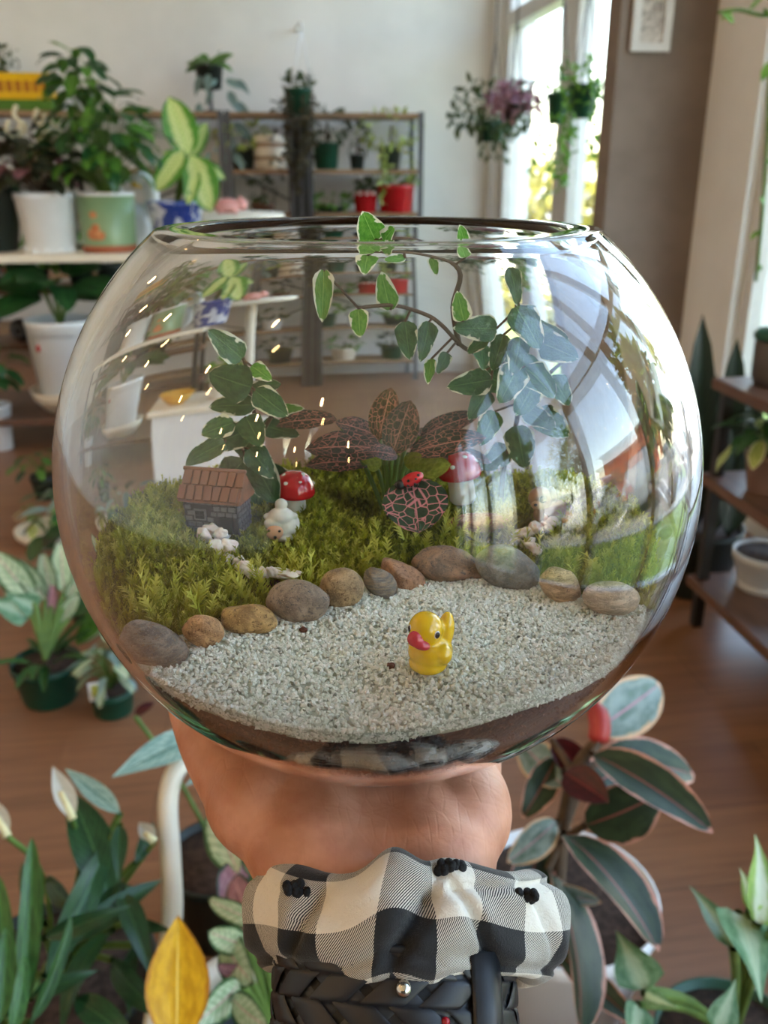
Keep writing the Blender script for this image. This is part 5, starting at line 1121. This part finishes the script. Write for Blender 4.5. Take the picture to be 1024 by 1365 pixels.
chips2 = [(686, 722, 10, 6), (700, 716, 11, 7), (714, 711, 9, 7), (727, 704, 8, 7), (736, 699, 7, 7), (723, 696, 7, 7), (703, 727, 9, 6), (709, 735, 9, 6), (716, 745, 6, 6), (732, 708, 6, 5)]
for k, (px, py, a, b) in enumerate(chips + chips2):
    c = bw(*on_moss(px, py + 4)) + Vector((0, 0, .0032 + .0008 * (k % 3))); s_ = (c - CAM).dot(FW) / FPX; first = k < len(chips)
    pebble(c, (a * s_ * 1.25, a * s_ * .85, b * s_ * 1.2), random.uniform(-.8, .8), m_quartz, 'quartz_chip', 'small pale pink quartz chip in the path below the stone cottage' if first else 'small pale pink quartz chip in the heap below the tan dog', 'stone chip', .45, 30 + k, .95, 'pink chips in the path by the cottage' if first else 'pink chips in the heap by the tan dog')
c = bw(*on_moss(240, 690)) + Vector((0, 0, .003)); pebble(c, (.0022, .002, .0016), .3, stone_mat('pebble stone', 'a07a52', 'b08a60', '8a6644'), 'pebble', 'tiny tan pebble in the moss beside the cottage wall', 'stone', .1, 77)
m_seed = mat('dark red seed', hx('4a241c'), hx('6a3a2c'), 300, .6)
for k, (px, py, l) in enumerate(((405, 842, 'dark red seed lying on the sand below the grey brown pebble'), (521, 888, 'tiny dark crumb on the sand beside the yellow duck'))):
    c = bw(*on_moss(px, py)) + Vector((0, 0, .0004)); pebble(c, (.0011, .001, .0009), .2, m_seed, 'seed', l, 'seed', .25, 90 + k)
# ---- rubber duck
m_duck = mat('glossy yellow resin', hx('f2c200'), hx('f6cc00'), 60, .16, coat=.6); m_beak = mat('coral red resin', hx('cf3040'), hx('d93c4c'), 60, .25, coat=.4); m_eye = mat('black paint', (.012, .012, .014), None, 40, .12); m_eyew = mat('white paint', hx('ece8e0'), None, 40, .25)
p = on_moss(572, 890); s_ = mpp(p); c = bw(*p); t = thing('toy_duck', 'glossy yellow toy duck with a coral red beak on the sand', 'toy duck', c - Vector((0, 0, .0008)))
def D(x, y, z): return c + R3 @ Vector((x * s_, y * s_, z * s_ / .93))      # pixels -> world, z upright
g = G().ell(D(1, 4, 24), (30 * s_, 30 * s_, 25 * s_), None, 28, 18).ell(D(-2, 0, 10), (26 * s_, 26 * s_, 14 * s_), None, 28, 16).ell(D(-6, -3, 57), (23 * s_, 22 * s_, 23 * s_), None, 28, 18).ell(D(-3, 0, 40), (20 * s_, 19 * s_, 16 * s_), None, 24, 14)
g.ell(D(21, 10, 48), (11.5 * s_, 14 * s_, 27 * s_), R3 @ Matrix.Rotation(.1, 3, 'Y'), 20, 14).ell(D(16, -12, 27), (13 * s_, 15 * s_, 14 * s_), R3 @ Matrix.Rotation(-.3, 3, 'X'), 20, 12).ell(D(-20, 12, 26), (9 * s_, 15 * s_, 12 * s_), R3, 20, 12)
blob('body', g, m_duck, t, .00032, 5, .5)
g = G().ell(D(-20, -20, 52), (11 * s_, 9 * s_, 11 * s_), None, 20, 12).ell(D(-13, -23, 46), (13 * s_, 9 * s_, 7 * s_), R3 @ Matrix.Rotation(.35, 3, 'Y'), 20, 12); blob('beak', g, m_beak, t, .0003, 5, .5)
ey = D(7.5, -19.5, 57); e = obj('eye', G().ell(ey, (4.6 * s_, 2.2 * s_, 5.4 * s_), R3 @ Matrix.Rotation(.55, 3, 'Z'), 16, 10), m_eyew, t); obj('pupil', G().ell(ey + R3 @ Vector((.7, -1.5, 0)) * s_, (3.6 * s_, 1.6 * s_, 4.4 * s_), R3 @ Matrix.Rotation(.55, 3, 'Z'), 16, 10), m_eye, e)
ey = D(-26, -9, 60); e = obj('eye', G().ell(ey, (2.2 * s_, 4.6 * s_, 5.4 * s_), R3 @ Matrix.Rotation(.3, 3, 'Z'), 16, 10), m_eyew, t); obj('pupil', G().ell(ey + R3 @ Vector((-1.5, -.7, 0)) * s_, (1.6 * s_, 3.6 * s_, 4.4 * s_), R3 @ Matrix.Rotation(.3, 3, 'Z'), 16, 10), m_eye, e)
# ---- stone cottage
p = on_moss(292, 704); s_ = mpp(p); c = bw(*p) + Vector((0, 0, .0032)); HR = R3 @ Matrix.Rotation(-.22, 3, 'Z')
def HS_(x, y, z): return c + HR @ Vector((x * s_, y * s_, (z - 3) * s_ / .93))
m_cot = mat('grey resin stone', hx('5d5b62'), hx('77757a'), 260, .7); m_mort = mat('dark resin mortar', hx('38363b'), None, 260, .8); m_roof = mat('rust brown roof resin', hx('74503f'), hx('945f48'), 320, .6); m_dark = mat('dark opening', hx('17171a'), hx('1f2023'), 100, .7)
t = thing('toy_cottage', 'tiny grey stone cottage with a rust brown tiled roof', 'toy house', c - Vector((0, 0, .0006)))
wb = obj('wall', G().box(HS_(0, 0, 20), (74 * s_, 46 * s_, 44 * s_), HR), m_mort, t, False)
STN = mesh_of('stone_block', G().add([Vector((sx * .5, sy * .5, sz * .5)) * (1 if sy > 0 else .86) for sx in (-1, 1) for sy in (-1, 1) for sz in (-1, 1)], [(0, 1, 3, 2), (4, 6, 7, 5), (0, 4, 5, 1), (2, 3, 7, 6), (0, 2, 6, 4), (1, 5, 7, 3)]), m_cot, False)
def block(x, z, w_, h_, face):
    if face == 'f': q = HS_(x, -23.2, z); M = HR.to_4x4()
    else: q = HS_((-37.2 if face == 'l' else 37.2), x, z); M = (HR @ Matrix.Rotation(-PI / 2 if face == 'l' else PI / 2, 3, 'Z')).to_4x4()
    M = M @ Matrix.Rotation(random.uniform(-.06, .06), 4, 'Y') @ Matrix.Diagonal((w_ * s_, 3.2 * s_, h_ * s_, 1)); M.translation = q; inst('stone_block', STN, M, wb)
for r_ in range(6):
    z = 2 + r_ * 7.4; xx = -36 + (3 if r_ % 2 else 0)
    while xx < 34:
        w_ = random.uniform(8, 12); w_ = min(w_, 36.5 - xx); cx = xx + w_ / 2
        if w_ > 3 and not (abs(cx + 14) < 12 and 15 < z < 32) and not (abs(cx - 22) < 13 and z < 24): block(cx, z, w_ - 1, 6.4, 'f')
        xx += w_
    for f_ in 'lr':
        xx = -23 + (2 if r_ % 2 else 0)
        while xx < 20: w_ = min(random.uniform(7, 11), 23 - xx); block(xx + w_ / 2, z, w_ - 1, 6.4, f_); xx += w_
w_ = obj('window', G().box(HS_(-14, -24, 23), (16 * s_, 4 * s_, 15 * s_), HR), m_cot, t, False); obj('window_opening', G().box(HS_(-14, -25, 23), (12 * s_, 4 * s_, 11 * s_), HR), m_dark, w_, False)
obj('window_bar', G().box(HS_(-14, -27, 23), (.9 * s_, 1.4 * s_, 11 * s_), HR), m_mort, w_, False); obj('window_bar', G().box(HS_(-14, -27, 23), (12 * s_, 1.4 * s_, .9 * s_), HR), m_mort, w_, False)
obj('door', G().box(HS_(22, -24.5, 11), (17 * s_, 4 * s_, 24 * s_), HR), m_dark, t, False)
g = G(); g.loft([[HS_(x_, y_, z_) for y_, z_ in ((-30, 40), (0, 74), (30, 40), (24, 38), (-24, 38))] for x_ in (-42, 42)]); rf = obj('roof', g, m_roof, t, False)
sl = math.atan2(34 / .93, 30); TL = Matrix.Rotation(sl, 3, 'X'); TILE = mesh_of('roof_tile', G().box((0, 0, 0), (1, 1, 1)), m_roof, False)
for r_ in range(2):
    n = 7
    for i in range(n):
        k = .27 + r_ * .46; x_ = -36 + 72 * i / (n - 1) + (2.5 if r_ else -1.5); q = HS_(x_, -30 * (1 - k) - 1.2, 40 + 34 * k + 1.5); M = (HR @ TL @ Matrix.Rotation(random.uniform(-.1, .1), 3, 'Z')).to_4x4() @ Matrix.Diagonal((random.uniform(8.5, 11) * s_, 20 * s_, 4 * s_, 1)); M.translation = q; inst('roof_tile', TILE, M, rf)
obj('ridge', G().tube([HS_(-43, 0, 75), HS_(43, 0, 75)], 3 * s_, 8), m_roof, t)
# ---- mushrooms
m_cap = mat('glossy red cap', hx('b8101c'), hx('c81a24'), 80, .18, coat=.6); m_stalk = mat('milky white stalk', hx('d2d0c4'), hx('dedbd0'), 60, .35, sss=.2)
def mushroom(px, pc, pb, yb, wcap, hcap, wst, label, wire=False, tilt=0.):
    """cap centre row pc, stalk foot row pb"""
    ct = at_b(px, pc, yb); ft = at_b(px + tilt, pb, yb); s_ = (ct - CAM).dot(FW) / FPX; ft = Vector((ct.x + (ft.x - ct.x), ct.y, ct.z - (pb - pc) * s_ / .93))
    t = thing('toy_mushroom', label, 'toy mushroom', ft, 'red toadstools'); ax = (ct - ft).normalized(); Rm = ax.to_track_quat('Z', 'Y').to_matrix(); L = (ct - ft).length; a = wcap / 2 * s_; h_ = hcap * s_
    prof = [(0, h_ * .55), (a * .35, h_ * .52), (a * .68, h_ * .36), (a * .9, h_ * .08), (a, -h_ * .25), (a * .96, -h_ * .38), (a * .8, -h_ * .44), (a * .4, -h_ * .36), (0, -h_ * .34)]
    cp = obj('cap', G().lathe(prof, ct, 32, Rm), m_cap, t); r = wst / 2 * s_
    obj('stalk', G().lathe([(0, 0), (r * .8, 0), (r, L * .1), (r * .96, L * .5), (r * .86, L * .9), (0, L * .92)], ft, 24, Rm), m_stalk, t)
    for th, k in ((4.3, .45), (5.2, .62), (3.5, .68), (4.75, .88), (.5, .5), (1.8, .5), (2.6, .75), (5.75, .8), (1.2, .8)):
        zz = h_ * (.55 - .62 * k ** 2.4); q = ct + Rm @ Vector((math.cos(th) * a * k, math.sin(th) * a * k, zz)); nr = (Rm @ Vector((math.cos(th) * k * .8, math.sin(th) * k * .8, .6))).normalized()
        obj('white_dot', G().ell(q, (a * .12, a * .12, a * .035), nr.to_track_quat('Z', 'Y').to_matrix(), 12, 6), m_eyew, cp)
    if wire: obj('wire_stake', G().tube([ft + Vector((0, 0, .001)), ft - ax * .009], .0006, 6), m_grn, t)
mushroom(392, 641, 676, .024, 58, 36, 32, 'red toadstool with white dots standing behind the white sheep')
mushroom(612, 615, 664, .030, 60, 36, 36, 'red toadstool on a green stake behind the reddish block', True, 6)
# ---- sheep
m_wool = mat('cream white resin', hx('d6d3c6'), hx('e2dfd4'), 200, .3, bs=500, bstr=.2, sss=.15, coat=.2); m_face = mat('peach resin', hx('d3a07c'), hx('dcab88'), 100, .35)
p = on_moss(377, 716); s_ = mpp(p); c = bw(*p) + Vector((0, 0, .001))
def S_(x, y, z): return c + R3 @ Vector((x * s_, y * s_, (z - 2) * s_ / .93))
t = thing('toy_sheep', 'small cream white sheep with a peach face and topknot', 'toy sheep', c - Vector((0, 0, .0004)))
g = G().ell(S_(1, 4, 20), (22 * s_, 20 * s_, 21 * s_), None, 24, 16).ell(S_(-1, -2, 32), (18 * s_, 15 * s_, 13 * s_), None, 24, 14).ell(S_(0, 0, 48), (8.5 * s_, 8 * s_, 8 * s_), None, 16, 12).ell(S_(-18, -4, 33), (6 * s_, 4 * s_, 5 * s_), None, 12, 8).ell(S_(16, -2, 33), (6 * s_, 4 * s_, 5 * s_), None, 12, 8).ell(S_(-8, -10, 26), (15 * s_, 8 * s_, 9 * s_), None, 16, 10).ell(S_(1, 2, 6), (20 * s_, 18 * s_, 8 * s_), None, 20, 10)
blob('body', g, m_wool, t, .0003, 4, .5)
f_ = obj('face', G().ell(S_(-8, -16.5, 16), (11.5 * s_, 6 * s_, 10.5 * s_), None, 20, 14), m_face, t)
for x_, z_, r_ in ((-15, 20, 1.9), (-1, 19.5, 1.9), (-7, 11.5, 2.2)): obj('eye' if r_ < 2 else 'nose', G().ell(S_(x_, -21.6 if r_ < 2 else -22.4, z_), (r_ * s_, 1.3 * s_, r_ * s_), None, 12, 8), m_eye, f_)
# ---- tan dog figure and reddish block
m_tan = mat('tan brown resin', hx('8a6748'), hx('a07b58'), 150, .4, coat=.2); m_tanl = mat('light tan resin', hx('b2926c'), None, 150, .4)
p = on_moss(728, 694); s_ = mpp(p); c = bw(*p) + Vector((0, 0, .0016))
def O_(x, y, z): return c + R3 @ Vector((x * s_, y * s_, z * s_ / .93))
t = thing('toy_dog', 'tan brown toy dog with a round dark patch behind the pink chips', 'toy dog', c - Vector((0, 0, .0004)))
g = G().ell(O_(8, 6, 14), (24 * s_, 16 * s_, 15 * s_), None, 24, 14).ell(O_(-10, -2, 32), (16 * s_, 15 * s_, 16 * s_), None, 24, 14).ell(O_(-12, -10, 14), (7 * s_, 8 * s_, 13 * s_), None, 14, 10).ell(O_(28, 4, 16), (7 * s_, 6 * s_, 12 * s_), None, 14, 10)
blob('body', g, m_tan, t, .0003, 5, .5); obj('muzzle', G().ell(O_(-16, -15, 27), (8 * s_, 7 * s_, 6 * s_), None, 16, 10), m_tanl, t); obj('dark_patch', G().ell(O_(-9, -16.2, 35), (5.5 * s_, 2.4 * s_, 5.5 * s_), R3 @ Matrix.Rotation(.2, 3, 'Z'), 16, 10), m_eye, t)
obj('ear', G().ell(O_(6, -4, 38), (5 * s_, 6 * s_, 12 * s_), R3 @ Matrix.Rotation(-.35, 3, 'Y'), 14, 10), mat('dark brown resin', hx('4f3626'), None, 150, .4), t); obj('nose', G().ell(O_(-19, -21, 29), (2.6 * s_, 2 * s_, 2 * s_), None, 12, 8), m_eye, t)
m_blk = stone_mat('reddish block', '7d4a3a', '94604c', 'a87a64', 200, (1, 5, 1)); p = on_moss(640, 708); c = bw(*p) + Vector((0, 0, .0048)); s_ = mpp(p)
pebble(c, (42 * s_, 14 * s_, 15 * s_), .06, m_blk, 'rough_stone', 'rough reddish brown stone block under the leaning toadstool', 'stone block', .12, 55, .95)
# ---- fittonia
L_fit = leafmat('pink veined fittonia leaf', hx('1d261a'), hx('2c2f22'), vor=hx('a2665c'), vsc=(7, 10, 1), vw=.05, rib=hx('b8776e'), rw=.05, rough=.5, trl=.12); L_fit2 = leafmat('big pink veined leaf', hx('1e3a22'), hx('2c4a2c'), vor=hx('d2868a'), vsc=(6, 7, 1), vw=.055, rib=hx('d2868a'), rw=.03, rough=.45, trl=.12); L_fit3 = leafmat('olive pink veined leaf', hx('33341c'), hx('474724'), vsc=(7, 9, 1), vw=.05, vor=hx('b57a68'), rib=hx('c08a78'), rw=.05, rough=.5, trl=.15)
FT = [leaf_mesh('fittonia', 'oval', m_, W, b_, f2, .08, 12, 4) for m_, W, b_, f2 in ((L_fit, .52, .6, .12), (L_fit2, .86, .5, .12), (L_fit3, .6, .3, .15))]
root = Vector((.004, .026, z_moss(.004, .026))); t = thing('fittonia', 'pink veined fittonia with dark spreading leaves in the middle of the moss', 'plant', bw(*root)); gs2 = G(); s0 = bw(*root)
for bx, by, y0_, tx, ty, y1_, k, w_, nr in ((522, 600, .02, 548, 524, .026, 2, 1.0, (0, -1, .35)), (505, 580, .024, 521, 506, .03, 2, .9, (-.2, -1, .4)), (512, 592, .02, 408, 586, .012, 0, .85, (-.1, -.9, .8)), (505, 575, .026, 450, 552, .02, 0, .9, (-.1, -.9, .8)), (545, 598, .022, 648, 570, .018, 0, .7, (.1, -.9, .8)), (560, 575, .03, 640, 538, .034, 0, .7, (.1, -.9, .9)),
                                      (530, 602, .014, 492, 592, .008, 0, 1.1, (-.2, -.8, .9)), (450, 552, .03, 362, 552, .028, 0, .7, (0, -.8, .9)), (500, 612, .03, 405, 606, .028, 0, .8, (0, -.6, 1)), (549, 632, .008, 559, 706, -.004, 1, 1.3, (0, -1, .55)), (560, 600, .03, 660, 600, .03, 0, .7, (0, -.5, 1)), (540, 590, .036, 580, 560, .044, 0, .9, (0, -.8, .7))):
    b0, t0 = at_b(bx, by, y0_), at_b(tx, ty, y1_); add_leaf(t, FT[k], b0, t0, R3 @ Vector(nr), w_); gs2.tube(spline([s0, s0.lerp(b0, .5) + Vector((0, 0, .003)), b0], 4), .0008, 6, False)
L_small = leafmat('small yellow green leaf', hx('7d8428'), hx('9aa03c'), rough=.5); SM = leaf_mesh('small_leaf', 'oval', L_small, .7, .5, .1, .1)
for bx, by, tx, ty in ((545, 618, 585, 600), (540, 615, 560, 600), (560, 622, 600, 612), (505, 620, 492, 602), (500, 610, 480, 590)): add_leaf(t, SM, at_b(bx, by, .022), at_b(tx, ty, .018), R3 @ Vector((0, -1, .6)))
obj('stem', gs2, m_stem, t)
# ladybird on the big leaf
q = at_b(549, 634, .0045); s_ = (q - CAM).dot(FW) / FPX; LR = R3 @ Matrix.Rotation(.35, 3, 'Y') @ Matrix.Rotation(.9, 3, 'X'); t = thing('ladybird', 'red ladybird with black spots on the big pink veined leaf', 'toy ladybird', q)
bd = obj('wing_case', G().ell(q, (17 * s_, 12 * s_, 9 * s_), R3 @ Matrix.Rotation(-.45, 3, 'Y'), 24, 14), m_cap, t); hd = q + R3 @ Vector((-15, -3, -7)) * s_; obj('head', G().ell(hd, (8 * s_, 7 * s_, 7 * s_), None, 16, 10), m_eye, t)
for dx, dz in ((-4, 3), (6, 1), (2, -5), (11, 4), (-7, -3)): obj('spot', G().ell(q + (R3 @ Matrix.Rotation(-.45, 3, 'Y')) @ Vector((dx, -11.2 + .04 * dx * dx * .6, dz)) * s_, (2. * s_, 1.4 * s_, 2. * s_), None, 10, 6), m_eye, bd)
for k in range(3):
    for sg in (-1, 1): obj('leg', G().tube([q + R3 @ Vector((-8 + k * 8, sg * 4 - 4, -6)) * s_, q + R3 @ Vector((-9 + k * 8, sg * 8 - 4, -12)) * s_], .5 * s_, 5), m_eye, t)
# ---- creeping figs
L_fig = leafmat('fig leaf', hx('2b5530'), hx('3f6c3c'), margin=hx('dfe0c4'), mw=.13, patchy=True, rib=hx('57824c'), rough=.35, trl=.2, nscale=5); L_figb = leafmat('light fig leaf', hx('4f8a2c'), hx('69a03c'), margin=hx('e6e6cc'), mw=.28, patchy=True, rib=hx('8ab85c'), rough=.4, trl=.3, nscale=5)
FG = [leaf_mesh('fig', 'fig', m_, W, b_, .12, .14, 10, 3) for m_, W, b_ in ((L_fig, .78, .5), (L_figb, .75, .35), (L_fig, .7, .9))]
def fig(name, label, root, stempx, leaves, r=.0009):
    t = thing(name, label, 'plant', bw(*root), 'creeping figs in the bowl'); gs2 = G(); sp_pts = []
    for path in stempx:
        P = [at_b(*q) for q in path]; S = spline(P, 6); sp_pts += S; gs2.tube(S, [r * (1 - .4 * i / len(S)) for i in range(len(S))], 6)
    for bx, by, tx, ty, yb, k, w_ in leaves:
        b0 = at_b(bx, by, yb); t0 = at_b(tx, ty, yb - .004 + random.uniform(-.004, .004)); add_leaf(t, FG[k], b0, t0, R3 @ Vector((random.uniform(-.35, .35), -1, random.uniform(.1, .7))), w_)
        nr = min(sp_pts, key=lambda q: (q - b0).length); gs2.tube([nr, b0], .0004, 5, False)
    obj('stem', gs2, m_stemb, t)
r1 = Vector((-.034, .034, z_moss(-.034, .034)))
fig('creeping_fig', 'bushy creeping fig with cream edged leaves behind the stone cottage', r1,
    [[(350, 735, .034), (347, 660, .034), (345, 600, .03), (338, 540, .028), (325, 470, .026), (300, 440, .024)], [(346, 640, .033), (330, 600, .026), (300, 570, .02)], [(343, 580, .03), (360, 550, .028), (372, 530, .026)]],
    [(322, 468, 278, 428, .024, 0, .8), (335, 508, 276, 488, .02, 0, 1.15), (335, 478, 362, 498, .022, 1, .9), (340, 512, 384, 548, .022, 0, .85), (340, 532, 276, 532, .024, 0, .7), (328, 548, 348, 588, .018, 0, 1.), (312, 556, 266, 572, .018, 0, .9), (300, 584, 242, 612, .016, 2, .7), (330, 566, 272, 592, .02, 0, .8),
     (325, 608, 282, 655, .02, 0, .9), (332, 592, 366, 632, .02, 0, .9), (338, 606, 368, 668, .022, 0, .9), (325, 626, 275, 640, .026, 0, 1.), (345, 640, 342, 712, .026, 0, 1.), (348, 560, 400, 572, .03, 0, .7), (350, 620, 402, 640, .03, 2, .7), (340, 660, 390, 710, .03, 0, .8), (340, 650, 290, 690, .03, 0, .9), (365, 540, 405, 535, .03, 1, .6), (318, 600, 350, 560, .026, 0, .9), (330, 520, 372, 500, .03, 0, .8)])
r2 = Vector((.048, .036, z_moss(.048, .036)))
fig('creeping_fig', 'tall creeping fig whose stems arch up to the bowl rim', r2,
    [[(668, 690, .036), (672, 620, .036), (690, 550, .034), (690, 490, .026), (660, 470, .018), (620, 455, .012), (590, 425, .008), (568, 410, .006), (525, 398, .002), (478, 402, -.002)], [(690, 500, .028), (700, 440, .022), (690, 390, .014), (680, 345, .008)], [(690, 520, .03), (730, 490, .03), (752, 470, .03)],
     [(612, 450, .012), (604, 400, .006), (612, 350, .0), (560, 322, -.004), (500, 318, -.008)]],
    [(478, 404, 480, 442, -.002, 1, .95), (520, 404, 508, 352, .002, 1, .8), (540, 420, 546, 472, .004, 0, .75), (572, 420, 562, 474, .006, 0, .6), (575, 470, 570, 504, .01, 1, .6), (596, 462, 584, 490, .008, 0, .7), (618, 418, 610, 380, .006, 1, .8), (662, 428, 606, 428, .012, 0, .75), (688, 398, 722, 456, .012, 0, .85), (640, 450, 646, 484, .014, 0, .9),
     (672, 436, 656, 486, .014, 0, .75), (694, 440, 684, 492, .014, 0, .75), (722, 446, 772, 468, .02, 0, .95), (655, 498, 596, 508, .014, 0, .8), (690, 478, 668, 530, .016, 0, .95), (700, 480, 742, 520, .02, 0, 1.), (650, 512, 626, 552, .014, 0, .75), (712, 500, 690, 548, .022, 0, 1.), (735, 492, 762, 532, .026, 0, .9), (680, 345, 692, 398, .004, 0, .6), (700, 540, 742, 562, .03, 0, .9),
     (660, 540, 640, 588, .03, 0, .8), (690, 560, 700, 620, .03, 0, .9), (715, 540, 760, 575, .034, 0, .9), (680, 590, 640, 620, .036, 0, .9), (620, 330, 614, 300, -.004, 1, .8), (500, 320, 484, 284, -.008, 1, 1.05), (512, 322, 524, 303, -.01, 1, 1.1), (432, 352, 430, 422, -.006, 1, .55), (575, 330, 582, 358, -.002, 1, .7), (490, 325, 486, 358, -.006, 1, 1.), (540, 330, 512, 335, -.004, 1, .8), (705, 430, 760, 440, .026, 0, .8), (665, 470, 720, 470, .024, 0, .7), (640, 490, 690, 510, .022, 0, .9), (650, 440, 622, 462, .01, 0, .8)])
